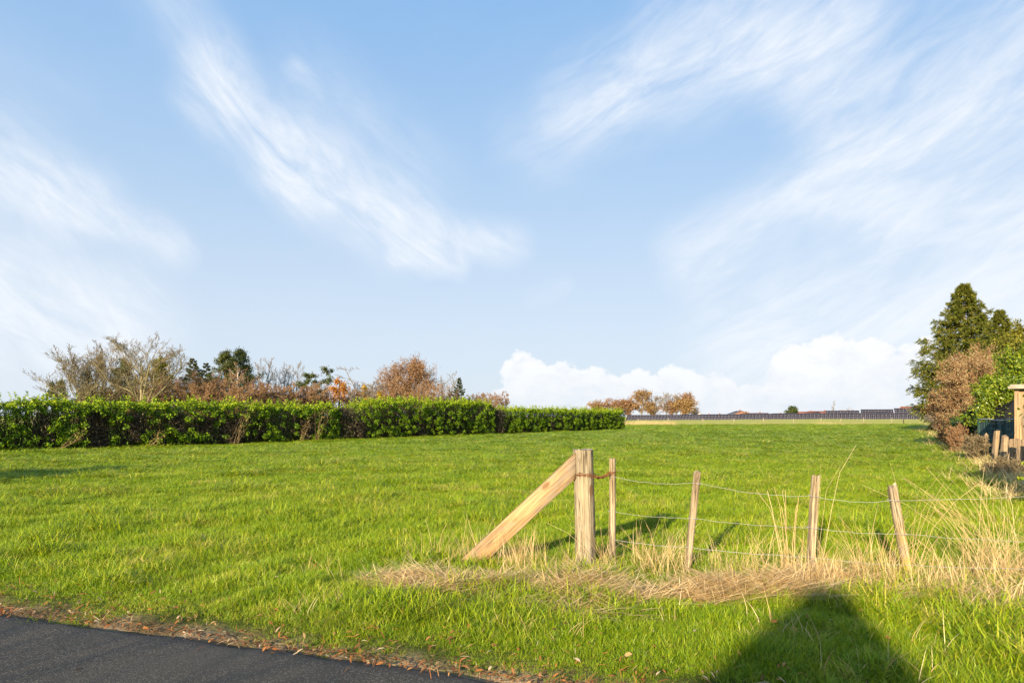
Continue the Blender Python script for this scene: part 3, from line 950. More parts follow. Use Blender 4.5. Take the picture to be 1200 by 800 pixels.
# ------------------------------------------------------------------ leaf quads
def leaf_quads(P, l, w, r=rng, updir=.3, out=None, fold=0.0, droop=None, jit=1.0):
    """rhombic leaves at P (N,3) with random orientation biased up/out"""
    n = len(P)
    nn = r.normal(0, 1, (n, 3)) * jit; nn[:, 2] = np.abs(nn[:, 2]) * .6 + updir
    if out is not None: nn += out
    nn = nrm(nn)
    tx = nrm(np.cross(nn, r.normal(0, 1, (n, 3))))
    if droop is not None:
        tx = nrm(tx * .5 + droop); tx = nrm(tx - nn * np.sum(tx * nn, -1, keepdims=True))
    ty = np.cross(nn, tx)
    L_ = (l * r.uniform(.65, 1.3, n))[:, None] * .5; W_ = (w * r.uniform(.7, 1.3, n))[:, None] * .5
    V = np.stack([P - tx * L_, P + ty * W_ - tx * L_ * .1 + nn * W_ * .4, P + tx * L_, P - ty * W_ - tx * L_ * .1 + nn * W_ * .4], 1).reshape(-1, 3)
    b0 = np.arange(n)[:, None] * 4
    return V, np.concatenate([b0 + [0, 1, 2, 3]]), np.repeat(r.uniform(0, 1, n), 4)


# ------------------------------------------------------------------ hedge of laurel along the left
def hedge(name, s0, s1, hfun, wid, label, seed, dens=1250, patches=()):
    """s0..s1 metres along the hedge line, measured from the frame's left edge"""
    r = np.random.default_rng(seed)
    n = int((s1 - s0) * dens * 1.5)
    root = tag(empty(name, (HA[0] + HT[0] * s0, HA[1] + HT[1] * s0, 0)), label, 'hedge', 'laurel hedge along the left of the field')
    o3 = np.array(root.location)
    # clump centres
    nc = int((s1 - s0) * 40)
    cs = r.uniform(s0 + .3, s1 - .3, nc)
    face = r.uniform(0, 1, nc)
    H = hfun(cs)
    endw = np.minimum(1, np.minimum(cs - s0, s1 - cs) / 1.2)
    ct = np.where(face < .66, wid / 2 - .12 + r.normal(0, .14, nc), r.uniform(-wid / 2, wid / 2, nc))
    cz = np.where(face < .66, r.uniform(.10, .93, nc) * H, H - .2 + r.normal(0, .10, nc) - .22 * (np.abs(ct) / (wid / 2)) ** 3)
    ct = ct * (.6 + .4 * endw); cz = cz * (.82 + .18 * endw)
    back = r.uniform(0, 1, nc) < .22
    ct = np.where(back, -wid / 2, ct)
    bare = np.zeros(nc)
    for (pc, pw, p0, p1) in patches:
        bare = np.maximum(bare, (np.abs(cs - pc + r.normal(0, .15, nc)) < pw) & (cz > p0) & (cz < p1) & (ct > .2))
    kc = bare < .5
    # leaves
    pick = r.choice(np.nonzero(kc)[0], n)
    rad_ = .21
    off = nrm(r.normal(0, 1, (n, 3))) * (r.uniform(0, 1, n) ** .5)[:, None] * rad_ * np.array([1, 1, .85])
    ls = cs[pick] + off[:, 0]; lt = ct[pick] + off[:, 1] * .8; lz = cz[pick] + off[:, 2]
    # upright sprigs on top
    ns = int((s1 - s0) * 7)
    ss = r.uniform(s0 + .2, s1 - .2, ns); st_ = r.uniform(-wid * .4, wid * .5, ns); sh = r.uniform(.12, .42, ns)
    m_ = 9
    uu = np.tile(np.linspace(0, 1, m_), ns)
    ls = np.concatenate([ls, np.repeat(ss, m_) + r.normal(0, .035, ns * m_)]); lt = np.concatenate([lt, np.repeat(st_, m_) + r.normal(0, .035, ns * m_)])
    lz = np.concatenate([lz, np.repeat(hfun(ss) - .05, m_) + uu * np.repeat(sh, m_)])
    ni = int((s1 - s0) * 800)
    ls = np.concatenate([ls, r.uniform(s0 + .1, s1 - .1, ni)]); lt = np.concatenate([lt, r.uniform(-wid * .42, wid * .30, ni)])
    lz = np.concatenate([lz, r.uniform(.03, .97, ni) * hfun(ls[-ni:])])
    lz = np.maximum(lz, .05)
    P = np.stack([HA[0] + HT[0] * ls + HN[0] * lt, HA[1] + HT[1] * ls + HN[1] * lt, lz], -1)
    outv = np.zeros((len(P), 3)); outv[:, 0] = HN[0] * .4; outv[:, 1] = HN[1] * .4
    V, Q, rn = leaf_quads(P - o3, .125, .058, r, .30, outv * 1.3)
    # brighter leaf tones towards the top of the hedge
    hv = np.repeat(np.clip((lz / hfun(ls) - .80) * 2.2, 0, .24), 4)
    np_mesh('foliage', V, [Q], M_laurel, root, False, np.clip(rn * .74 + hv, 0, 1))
    # woody inner part: a mass of crossing twigs and stems
    nt = int((s1 - s0) * 70)
    bs = r.uniform(s0 + .2, s1 - .2, nt); bt = r.uniform(-wid * .35, wid * .28, nt)
    hh = hfun(bs) * r.uniform(.55, .95, nt)
    K = 5; tt = np.linspace(0, 1, K)
    dS = r.normal(0, .5, nt); dT = r.normal(0, .28, nt)
    P_s = bs[:, None] + dS[:, None] * tt; P_t = bt[:, None] + dT[:, None] * tt
    P_t = np.clip(P_t, -wid / 2 + .1, wid / 2 - .12)
    Pz = hh[:, None] * tt - .02
    PP = np.stack([HA[0] + HT[0] * P_s + HN[0] * P_t, HA[1] + HT[1] * P_s + HN[1] * P_t, Pz], -1)
    PP[:, 1:-1] += r.normal(0, .06, (nt, K - 2, 3))
    RR = r.uniform(.010, .028, nt)[:, None] * np.linspace(1, .4, K)[None]
    tube_obj('stems', PP - o3, RR, 4, M_hstem, root, False)
    # withered twigs in the bare patches and through the inside
    pts_ = []
    for (pc, pw, p0, p1) in patches:
        k = int(2600 * pw * (p1 - p0))
        pts_.append(np.stack([r.normal(pc, pw * .55, k), r.normal(wid / 2 - .34, .10, k), r.uniform(p0 - .25, p1 + .15, k)], -1))
    k = int((s1 - s0) * 60)
    pts_.append(np.stack([r.uniform(s0 + .2, s1 - .2, k), r.uniform(-wid * .4, wid * .16, k), r.uniform(.03, 1, k) * (hfun(r.uniform(s0, s1, k)) - .15)], -1))
    q_ = np.concatenate(pts_)
    P = np.stack([HA[0] + HT[0] * q_[:, 0] + HN[0] * q_[:, 1], HA[1] + HT[1] * q_[:, 0] + HN[1] * q_[:, 1], np.maximum(q_[:, 2], .03)], -1)
    V, Q, rn = leaf_quads(P - o3, .24, .036, r, .1)
    np_mesh('withered_twigs', V, [Q], M_hdead, root, False, rn)
    return root


def hh1(s): return 2.30 + .14 * (vnoise(s * .35, s * 0, 41)) + .08 * (vnoise(s * 1.3, s * 0, 42))


def spx(px):
    k = (px - 600) / F
    # (HA + HT*s).x = k * (HA + HT*s).y
    return (k * HA[1] - HA[0]) / (HT[0] - k * HT[1])


S0 = -14.0
gA, gB = spx(399), spx(579)
hedge('laurel_hedge', S0, gA - .25, hh1, 1.7,
      'long clipped laurel hedge from the left edge of the picture to the first brown gap', 101, 1250,
      [(spx(p), w_, a_, b_) for p, w_, a_, b_ in [(47, .25, .6, 1.6), (108, .55, .2, 1.75), (152, .42, .6, 1.6), (200, .5, .9, 1.6), (236, .35, .7, 1.45), (265, .7, .3, 1.5), (300, .3, .6, 1.3), (352, .6, .4, 1.5)]])
hedge('laurel_hedge', gA + .35, gB - .5, lambda s: 2.45 + .48 * sm(gA, gA + 5, s) * (1 - .35 * sm(gB - 4, gB, s)) + .10 * vnoise(s * .8, s * 0, 43), 1.9,
      'middle and tallest laurel hedge section between the two brown gaps', 102, 1150,
      [(spx(484), .5, .3, 1.0), (spx(415), .5, .3, 1.2)])
hedge('laurel_hedge', gB + .5, HLEN, lambda s: 2.38 + .14 * vnoise(s * .6, s * 0, 44) - .25 * sm(HLEN - 1.5, HLEN, s), 1.8,
      'far end laurel hedge section running to the middle of the field edge', 103, 1000, [(spx(640), .5, .2, .8)])
# brown dead bushes in the gaps, dead stalks leaning against the hedge
for gs, lab in ((gA, 'withered brown bush filling the nearer gap of the laurel hedge'), (gB, 'withered brown bush filling the farther gap of the laurel hedge')):
    k = 2600
    q_ = np.stack([rng.normal(gs, .40, k), rng.normal(0.1, .42, k), rng.uniform(.05, 1, k) ** .8 * 2.2], -1)
    P = np.stack([HA[0] + HT[0] * q_[:, 0] + HN[0] * q_[:, 1], HA[1] + HT[1] * q_[:, 0] + HN[1] * q_[:, 1], q_[:, 2]], -1)
    root = tag(empty('withered_bush', (HA[0] + HT[0] * gs, HA[1] + HT[1] * gs, 0)), lab, 'dead bush', 'withered bushes in the hedge gaps')
    o3 = np.array(root.location)
    V, Q, rn = leaf_quads(P - o3, .22, .04, rng, .1)
    np_mesh('twigs', V, [Q], M_hdead, root, False, rn)
    st_ = np.zeros((14, 4, 3)); a_ = rng.uniform(0, 6.28, 14)
    for k in range(4):
        st_[:, k, 0] = np.cos(a_) * .12 * k; st_[:, k, 1] = np.sin(a_) * .12 * k; st_[:, k, 2] = .62 * k
    tube_obj('stem', st_, np.linspace(.02, .006, 4)[None] * np.ones((14, 1)), 4, M_barkbrown, root)

for px, ln_, tilt, lab in [(52, 1.7, .95, 'longest dead reed leaning at the foot of the near hedge end'),
                           (160, 1.0, .8, 'short dead reed leaning below the second bare patch of the hedge'),
                           (262, 2.2, .42, 'tall dead reed plume leaning up the hedge below the pine'),
                           (338, 1.6, .45, 'left dead reed plume of the pair before the darkest hedge patch'),
                           (356, 2.3, .32, 'right and taller dead reed plume of the pair before the hedge')]:
    s__ = spx(px) ; c_ = HA + HT * s__ + HN * 1.15
    root = tag(empty('dead_reed', (c_[0], c_[1], z1(*c_))), lab, 'dead reed', 'dead reeds leaning on the hedge')
    n = 9; K = 5; tt = np.linspace(0, 1, K)
    r0 = rng.normal(0, .12, (n, 3)); r0[:, 2] = 0
    dirv = np.array([HT[0] * math.sin(tilt), HT[1] * math.sin(tilt), math.cos(tilt)])
    dv = dirv[None] * ln_ + rng.normal(0, .16, (n, 3)) * ln_
    PP = r0[:, None] + dv[:, None] * tt[None, :, None] * rng.uniform(.6, 1, n)[:, None, None]
    V1, Q1, C1 = tubes(PP, np.full((n, K), .005) * np.linspace(1, .5, K), 3)
    k = 60
    hp = dirv[None] * ln_ * rng.uniform(.35, 1.05, k)[:, None] + rng.normal(0, .13, (k, 3))
    V2, Q2, rn = leaf_quads(hp, .14, .016, rng, .2)
    V, Fs = merge([(V1, [Q1] + C1), (V2, [Q2])])
    np_mesh('stalks', V, Fs, M_straw, root, False, np.concatenate([np.full(len(V1), .4), rn * .6]))


# ------------------------------------------------------------------ trees
def grow(seed, H, R, form='round', trunk_r=.16, n1=16, n2=7, n3=6, n4=0, first=.25, up=.5, ang=.9, K=5, multi=1, wob=.06, lean=(0, 0), l2=.5, l3=.5):
    r = np.random.default_rng(seed)
    lv = []
    tt = np.linspace(0, 1, 8)
    P = np.zeros((multi, 8, 3)); Rr = np.zeros((multi, 8))
    for m_ in range(multi):
        a = 6.28 * m_ / multi + r.uniform(-.4, .4)
        sp = R * .45 * (0 if multi == 1 else 1)
        P[m_, :, 0] = math.cos(a) * sp * tt ** 1.2 + lean[0] * tt * H + np.cumsum(r.normal(0, wob * .25, 8)) * tt
        P[m_, :, 1] = math.sin(a) * sp * tt ** 1.2 + lean[1] * tt * H + np.cumsum(r.normal(0, wob * .25, 8)) * tt
        P[m_, :, 2] = H * tt * (1 if m_ == 0 else r.uniform(.75, .97)) * .96
        Rr[m_] = trunk_r * (1 - tt) ** .8 * (1 if multi == 1 else .7) + .012
    lv.append((P, Rr))
    for li, (n, lf) in enumerate(((n1, 1.0), (n2, l2), (n3, l3), (n4, .5))):
        if not n: break
        Pp, Rp = lv[-1]
        M = len(Pp); KK = Pp.shape[1]
        if li == 0:
            t0 = first + (1 - first) * (np.arange(n)[None] + r.uniform(0, 1, (M, n))) / n * .97
        else:
            t0 = .22 + .78 * (np.arange(n)[None] + r.uniform(0, 1, (M, n))) / n * .99
        f = t0 * (KK - 1); i0 = np.minimum(f.astype(int), KK - 2); fr = f - i0
        mi = np.arange(M)[:, None]
        B = Pp[mi, i0] * (1 - fr[..., None]) + Pp[mi, i0 + 1] * fr[..., None]
        Tn = nrm(Pp[mi, i0 + 1] - Pp[mi, i0])
        rb = Rp[mi, i0] * (1 - fr) + Rp[mi, i0 + 1] * fr
        plen = np.linalg.norm(Pp[:, -1] - Pp[:, 0], axis=-1)[:, None]
        if li == 0:
            u = (t0 - first) / (1 - first)
            if form == 'cone': Ln = R * (1.02 - u) * r.uniform(.8, 1.15, u.shape)
            elif form == 'fir': Ln = R * np.maximum(1.0 - u, .02) ** .72 * r.uniform(.55, 1.25, u.shape)
            elif form == 'spire': Ln = R * np.maximum(np.minimum(1.0, (1.0 - u) * 2.1), .03) ** 1.2 * (.55 + .45 * sm(0, .28, u)) * r.uniform(.6, 1.22, u.shape)
            elif form == 'column': Ln = R * (1.15 - u) ** .4 * r.uniform(.7, 1.1, u.shape)
            elif form == 'umbrella': Ln = R * (.35 + .65 * u) * r.uniform(.6, 1.1, u.shape)
            elif form == 'vase': Ln = R * 2.1 * (.9 - .5 * u) * r.uniform(.75, 1.1, u.shape)
            else: Ln = R * (.55 + .75 * np.sin(np.clip(u * .9 + .1, 0, 1) * math.pi)) * r.uniform(.7, 1.1, u.shape)
            Ln = np.maximum(Ln, .12 * R)
            ph = np.arange(n)[None] * 2.4 + r.uniform(0, 6, (M, 1))
        else:
            Ln = plen * lf * (1.15 - .65 * t0) * r.uniform(.6, 1.15, t0.shape)
            ph = r.uniform(0, 6.28, t0.shape)
        A = nrm(np.cross(Tn, np.array([.31, .2, .93]))); Bb = np.cross(Tn, A)
        side = A * np.cos(ph)[..., None] + Bb * np.sin(ph)[..., None]
        an = ang * r.uniform(.7, 1.25, t0.shape) * (1 if li == 0 else .8)
        D = nrm(Tn * np.cos(an)[..., None] + side * np.sin(an)[..., None])
        B = B.reshape(-1, 3); D = D.reshape(-1, 3); Ln = Ln.ravel(); rb = rb.ravel()
        kk = K if li < 2 else 4
        pts = [B]; p = B; dcur = D
        upv = np.array([0, 0, up])
        for k in range(1, kk):
            dcur = nrm(dcur + upv[None] / kk + r.normal(0, .16 + wob, D.shape))
            p = p + dcur * (Ln / (kk - 1))[:, None]
            pts.append(p)
        PP = np.stack(pts, 1)
        r0 = np.minimum(rb * .62, Ln * .014 + .003)
        RR = r0[:, None] * np.linspace(1, .28, kk)[None]
        lv.append((PP, RR))
    # scale to the asked height
    allp = np.concatenate([P_.reshape(-1, 3) for P_, _ in lv])
    k = H / float(np.quantile(allp[:, 2], .9995))
    ce = np.median(allp[:, :2], 0)
    rr = np.quantile(np.abs(allp[:, :2] - ce), .985, axis=0)
    kx = np.clip(R / rr, .4, 2.6)
    if multi > 1: kx[:] = kx.mean()
    out_ = []
    for P_, R_ in lv:
        P_ = P_.copy(); P_[..., 0] = P_[..., 0] * kx[0]; P_[..., 1] = P_[..., 1] * kx[1]; P_[..., 2] *= k
        out_.append((P_, R_))
    return out_


def add_tree(name, x, y, H, R, label, cat, group, bark, twig=None, leafm=None, leaf=None, seed=1, minr=.006, twr=1.0, **kw):
    """leaf = (count, size, width, scatter, droop)"""
    lv = grow(seed, H, R, **kw)
    form_ = kw.get('form')
    root = tag(empty(name, (x, y, z1(x, y) - .05)), label, cat, group)
    r = np.random.default_rng(seed + 500)
    parts = []
    for i, (P, Rr) in enumerate(lv[:2]):
        V, Q, caps = tubes(P, np.maximum(Rr, minr), 8 if i == 0 else 5)
        parts.append((V, [Q] + caps))
    V, Fs = merge(parts)
    np_mesh('trunk', V, Fs, bark, root, True)
    cp = []; cr = []
    for P, Rr in lv[2:]:
        V, Q, caps = tubes(P, np.maximum(Rr * twr, minr), 3, False)
        cp.append((V, [Q])); cr.append(np.repeat(r.uniform(0, 1, len(P)), P.shape[1] * 3))
    if cp and twig:
        V, Fs = merge(cp)
        np_mesh('twigs', V, Fs, twig, root, False, np.concatenate(cr))
    if leafm:
        n, ls, lw, sc_, droop = leaf
        P = np.concatenate([p.reshape(-1, 3) for p, _ in lv[2:]])
        P = P[P[:, 2] > H * .04]
        # thin out whole shoots for gaps
        g = vnoise(P[:, 0] * 1.6 / max(R, .1) * 2.2, P[:, 2] * 1.2 + P[:, 1], seed % 17)
        P = P[g > (.22 if form_ not in ('fir', 'spire') else .05)]
        q = P[r.integers(0, len(P), n)] + r.normal(0, sc_, (n, 3))
        q[:, 2] = np.maximum(q[:, 2], .1)
        out_ = q * (1, 1, 0); out_ = nrm(out_ + 1e-6) * .5
        V, Q, rn = leaf_quads(q, ls, lw, r, .3, out_, droop=(out_ * 1.5 + np.array([0, 0, droop]) if droop is not None else None))
        np_mesh('crown', V, [Q], leafm, root, False, rn)
    return root


def T(name, px, top, dd, wpx, label, cat, group, bark, **kw):
    x, y = at(px, dd)
    H = htop(top, dd) - z1(x, y) + .05
    R = wpx / 2 / F * dd
    return add_tree(name, x, y, H, R, label, cat, group, bark, **kw)


def spruce(px, top, dd, wpx, label, group, seed, nb=150, leafm=M_spruce):
    """conifer with tiers of long boughs, each a flat hanging spray that lifts at its tip"""
    r = np.random.default_rng(seed)
    x, y = at(px, dd); H = htop(top, dd) - z1(x, y) + .05; Rm = wpx / 2 / F * dd
    root = tag(empty('spruce_tree', (x, y, z1(x, y) - .05)), label, 'spruce', group)
    K = 9; tt = np.linspace(0, 1, K)
    tr = np.stack([np.cumsum(r.normal(0, .03, K)), np.cumsum(r.normal(0, .03, K)), tt * H], -1)[None]
    tube_obj('trunk', tr, (.018 * H * (1 - tt) + .02)[None], 8, M_barkbrown, root)
    u = (np.arange(nb) + r.uniform(0, 1, nb)) / nb
    u = .03 + .955 * u ** 1.05
    prof = np.maximum(np.minimum(1.0, (1.0 - u) * 1.75), .01) ** 1.0 * (.62 + .38 * sm(0, .25, u))
    L = Rm * prof * r.uniform(.66, 1.12, nb) + .010 * H
    ph = np.arange(nb) * 2.39996 + r.normal(0, .3, nb)
    el0 = .30 * u - .10 + r.normal(0, .10, nb)           # upper boughs rise, lower ones hang
    KB = 7; t = np.linspace(0, 1, KB)
    hd = np.stack([np.cos(ph), np.sin(ph), np.zeros(nb)], -1)
    base = np.stack([np.interp(u * H, tr[0, :, 2], tr[0, :, 0]), np.interp(u * H, tr[0, :, 2], tr[0, :, 1]), u * H], -1)
    B = base[:, None] + hd[:, None] * (L[:, None] * t)[..., None]
    B[..., 2] += L[:, None] * (np.tan(el0)[:, None] * t - .34 * t * (1 - t) * (1 - u)[:, None] + .10 * t ** 3)
    tube_obj('boughs', B, np.maximum(.010 * L[:, None] * (1 - t) + .012, .012), 4, M_barkbrown, root, False)
    # side sprays and needles
    P_ = []; D_ = []
    side = np.stack([-np.sin(ph), np.cos(ph), np.zeros(nb)], -1)
    for k in range(nb):
        ns = int(8 + 16 * L[k] / Rm)
        ts = r.uniform(.12, 1, ns) ** .8
        f = ts * (KB - 1); i0 = np.minimum(f.astype(int), KB - 2); fr = (f - i0)[:, None]
        b = B[k, i0] * (1 - fr) + B[k, i0 + 1] * fr
        sg = np.where(r.uniform(0, 1, ns) < .5, -1, 1)[:, None]
        ls = L[k] * .42 * (1.1 - .75 * ts) * r.uniform(.6, 1.2, ns)
        dr = nrm(hd[k] * .75 + side[k] * sg * r.uniform(.4, 1.0, (ns, 1)) + np.array([0, 0, -.25]) + r.normal(0, .1, (ns, 3)))
        m_ = 7; w = np.linspace(0, 1, m_)
        q = b[:, None] + dr[:, None] * (ls[:, None] * w)[..., None]
        q[..., 2] -= (ls[:, None] * .30) * w ** 2
        P_.append(q.reshape(-1, 3)); D_.append(np.repeat(dr, m_, 0))
        bb = B[k, 1:]; P_.append(np.repeat(bb, 3, 0)); D_.append(np.repeat(nrm(B[k, 1:] - B[k, :-1]), 3, 0))
    P_ = np.concatenate(P_); D_ = np.concatenate(D_)
    rep = 3
    P2 = np.repeat(P_, rep, 0); D2 = np.repeat(D_, rep, 0); n = len(P2)
    sc_ = H / 16.0
    P2 = P2 + r.normal(0, .045 * sc_, (n, 3)); P2[:, 2] = np.maximum(P2[:, 2], .1)
    tx = nrm(D2 + r.normal(0, .35, (n, 3)) + np.array([0, 0, -.15]))
    ty = nrm(np.cross(tx, r.normal(0, 1, (n, 3))))
    l_ = (r.uniform(.22, .42, n) * sc_)[:, None]; w_ = (r.uniform(.022, .042, n) * sc_)[:, None]
    V = np.stack([P2, P2 + tx * l_ * .4 + ty * w_, P2 + tx * l_, P2 + tx * l_ * .4 - ty * w_], 1).reshape(-1, 3)
    np_mesh('needles', V, [np.arange(n * 4).reshape(-1, 4)], leafm, root, False, np.repeat(r.uniform(0, 1, n), 4))
    return root


GB = 'trees behind the laurel hedge'
GF = 'small distant trees behind the solar panels'
GR = 'trees and shrubs along the right boundary'
BARE = dict(form='vase', n1=14, n2=9, n3=7, n4=4, first=.16, up=.75, ang=.62, l2=.55, l3=.5)
# bare spreading trees at the left
T('bare_tree', 106, 400, 62, 96, 'bare pale many-stemmed tree spreading wide, leftmost tall tree over the hedge', 'bare tree', GB, M_barkpale, twig=M_twigpale, seed=21, minr=.009, trunk_r=.15, multi=3, wob=.12, **BARE)
T('bare_tree', 166, 387, 60, 104, 'tallest bare tree over the hedge with a pale straight trunk and fanned branches', 'bare tree', GB, M_barkpale, twig=M_twigpale, seed=22, minr=.009, trunk_r=.20, multi=1, wob=.10, **dict(BARE, n1=20))
T('conifer', 68, 448, 66, 24, 'small round dark conifer just left of the bare pale trees', 'conifer', GB, M_barkbrown, leafm=M_pine, leaf=(2600, .22, .10, .16, None), seed=23, n1=14, n2=6, n3=4, form='round', first=.15)
spruce(103, 434, 76, 40, 'dark spruce showing through the leftmost bare tree', GB, 24, 100, M_dkspruce)
T('pine_tree', 146, 423, 78, 56, 'olive evergreen behind and left of the tallest bare tree', 'conifer', GB, M_barkpine, leafm=M_pine, leaf=(9000, .28, .09, .18, None), seed=25, n1=34, n2=6, n3=4, form='fir', first=.1, up=.2, ang=1.1)
T('pine_tree', 188, 420, 78, 58, 'olive brown evergreen just right of the tallest bare tree', 'conifer', GB, M_barkpine, leafm=M_cypress, leaf=(9000, .28, .09, .18, None), seed=26, n1=34, n2=6, n3=4, form='fir', first=.1, up=.2, ang=1.1)
spruce(226, 419, 80, 44, 'slim dark spruce left of the double-topped pine', GB, 27, 110, M_dkspruce)
spruce(240, 424, 84, 36, 'shorter dark spruce touching the slim one on its right', GB, 227, 90, M_dkspruce)
T('pine_tree', 264, 413, 78, 56, 'left half of the tall dark pine pair behind the birch', 'conifer', GB, M_barkpine, leafm=M_pine, leaf=(11000, .24, .08, .18, None), seed=28, n1=40, n2=7, n3=4, form='fir', first=.1, up=.25, ang=1.1)
T('pine_tree', 282, 411, 79, 60, 'right and broader half of the tall dark pine pair behind the birch', 'conifer', GB, M_barkpine, leafm=M_dkspruce, leaf=(13000, .24, .08, .18, None), seed=29, n1=40, n2=7, n3=4, form='fir', first=.1, up=.15, ang=1.15)
T('birch_tree', 278, 424, 70, 34, 'slender white-trunked birch in front of the dark pine pair', 'birch', GB, M_barkbirch, twig=M_twigred, seed=30, minr=.009, trunk_r=.13, n1=22, n2=7, n3=6, form='round', first=.3, up=.5, ang=.6)
# bushy reddish thickets of bare twigs
TH = dict(form='round', n1=17, n2=10, n3=11, first=.06, up=.35, ang=.8, multi=4, wob=.1)
for i, (px, top, dd, w_, lab, tw_, bk) in enumerate([
        (133, 446, 66, 40, 'reddish brown bare thicket at the foot of the leftmost bare tree', M_twigred, M_barkbrown),
        (158, 440, 68, 44, 'reddish brown bare thicket at the foot of the tallest bare tree', M_twigred, M_barkbrown),
        (192, 437, 66, 46, 'orange brown bare thicket below the olive evergreen', M_twigred, M_barkbrown),
        (222, 434, 64, 42, 'pale stemmed brown thicket below the slim dark pine', M_twigred, M_barkpale),
        (247, 434, 67, 38, 'tall brownish bare shrub between the slim pine and the dark pine pair', M_twigred, M_barkpale),
        (262, 440, 64, 44, 'brown bare thicket left of the birch trunk', M_twigred, M_barkpale),
        (296, 441, 66, 34, 'brown bare thicket right of the birch trunk', M_twigred, M_barkbrown),
        (322, 452, 68, 34, 'low brown thicket under the grey bare trees', M_twigred, M_barkpale),
        (350, 452, 70, 36, 'low brown thicket left of the flat-topped pine', M_twigred, M_barkbrown),
        (376, 457, 72, 24, 'low brown shrub between the flat-topped pine and the orange tree', M_twigred, M_barkbrown),
        (411, 456, 74, 22, 'small grey brown shrub right of the orange tree', M_twiggrey, M_barkbrown),
        (438, 447, 76, 34, 'grey brown thicket left of the great russet oak', M_twiggrey, M_barkbrown),
        (500, 446, 72, 44, 'pinkish brown bare thicket at the right foot of the great russet oak', M_twigred, M_barkpale),
        (548, 462, 92, 26, 'low brown bush right of the lone dark spruce', M_twigred, M_barkbrown),
        (574, 459, 100, 32, 'rounded pink brown bush beyond the hedge dip', M_twigred, M_barkbrown),
        (176, 447, 63, 44, 'low warm brown thicket between the tallest bare tree and the olive evergreen', M_twigred, M_barkbrown),
        (236, 446, 62, 40, 'low warm brown thicket below the gap between the pines', M_twigred, M_barkpale),
        (282, 450, 63, 40, 'low warm brown thicket hiding the foot of the birch', M_twigred, M_barkpale),
        (310, 448, 66, 36, 'warm brown thicket below the pale narrow bare tree', M_twigred, M_barkbrown),
        (337, 446, 68, 34, 'warm brown thicket between the two grey bare trees', M_twigred, M_barkbrown),
        (364, 448, 70, 34, 'warm brown thicket hiding the foot of the flat-topped pine', M_twigred, M_barkbrown),
        (458, 450, 74, 36, 'pinkish thicket at the left foot of the great russet oak', M_twigred, M_barkbrown),
        (524, 455, 84, 34, 'low pinkish thicket below the grey feathery tree', M_twigred, M_barkbrown),
        (108, 452, 63, 44, 'low warm brown thicket left of the tallest bare tree', M_twigred, M_barkbrown),
        (374, 446, 80, 30, 'taller brown thicket filling the gap behind the flat-topped pine', M_twigred, M_barkbrown),
        (414, 446, 82, 30, 'brown thicket just right behind the orange tree', M_twigred, M_barkbrown),
        (430, 443, 88, 34, 'grey brown thicket behind the crooked dead tree', M_twiggrey, M_barkbrown),
        (455, 440, 90, 34, 'brown thicket behind the left flank of the great russet oak', M_twigred, M_barkbrown),
        (560, 459, 104, 30, 'faint brown thicket right behind the lone dark spruce', M_twigred, M_barkbrown),
        (590, 458, 104, 16, 'small pointed brown bush at the right end of the tree line', M_twigred, M_barkbrown)]):
    T('bare_shrub', px, top, dd, w_, lab, 'shrub', GB, bk, twig=tw_, seed=60 + i, minr=.009, trunk_r=.06, **TH)
# grey bare trees
for i, (px, top, dd, w_, lab) in enumerate([
        (309, 418, 84, 30, 'pale narrow bare tree right of the dark pine pair'),
        (328, 424, 86, 26, 'left one of the two grey bare trees before the flat-topped pine'),
        (343, 422, 86, 28, 'right one of the two grey bare trees before the flat-topped pine'),
        (524, 434, 98, 30, 'grey feathery bare tree between the russet oak and the spruce'),
        (40, 462, 90, 26, 'faint low bare tree far left above the hedge')]):
    T('bare_tree', px, top, dd, w_, lab, 'bare tree', GB, M_barkgrey, twig=M_twiggrey, seed=90 + i, minr=.009, trunk_r=.13, n1=20, n2=8, n3=6, form='round', first=.22, up=.8, ang=.55, multi=2)
# flat-topped scots pine
T('scots_pine', 362, 430, 76, 40, 'flat-topped pine with layered dark pads and open gaps', 'pine', GB, M_barkpine, leafm=M_pine, leaf=(3600, .24, .09, .12, None), seed=33, n1=9, n2=6, n3=4, form='umbrella', first=.45, up=.05, ang=1.25, lean=(.06, 0), trunk_r=.14)
T('beech_tree', 397, 446, 74, 44, 'small bright orange leaved tree over the hedge', 'tree', GB, M_barkbrown, twig=M_twigred, leafm=M_orange, leaf=(2600, .17, .12, .18, None), seed=34, n1=14, n2=6, n3=5, form='cone', first=.1, up=.5, ang=.9, minr=.009)
T('small_tree', 427, 453, 76, 26, 'narrow yellow orange leaved tree left of the great russet oak', 'tree', GB, M_barkbrown, twig=M_twigred, leafm=M_yellow, leaf=(1100, .16, .12, .16, None), seed=35, n1=12, n2=6, n3=4, form='cone', first=.1, up=.6, ang=.8, minr=.009)
T('small_tree', 445, 460, 74, 16, 'lowest yellow leaved little tree at the left foot of the russet oak', 'tree', GB, M_barkbrown, twig=M_twigred, leafm=M_yellow, leaf=(700, .16, .12, .16, None), seed=36, n1=12, n2=6, n3=4, form='cone', first=.1, up=.6, ang=.8, minr=.009)
T('dead_tree', 437, 428, 86, 30, 'crooked dark dead tree tilting left above the thicket', 'dead tree', GB, M_barkgrey, twig=M_twiggrey, seed=37, minr=.018, trunk_r=.14, n1=9, n2=5, n3=4, form='umbrella', first=.5, up=.2, ang=.9, lean=(-.22, 0), wob=.2)
T('oak_tree', 480, 416, 80, 68, 'great round russet leaved oak, biggest crown over the hedge', 'oak', GB, M_barkbrown, twig=M_twigred, leafm=M_oak, leaf=(17000, .15, .09, .24, None), seed=44, n1=60, n2=10, n3=7, form='round', first=.12, up=.35, ang=.95, trunk_r=.26, minr=.009)
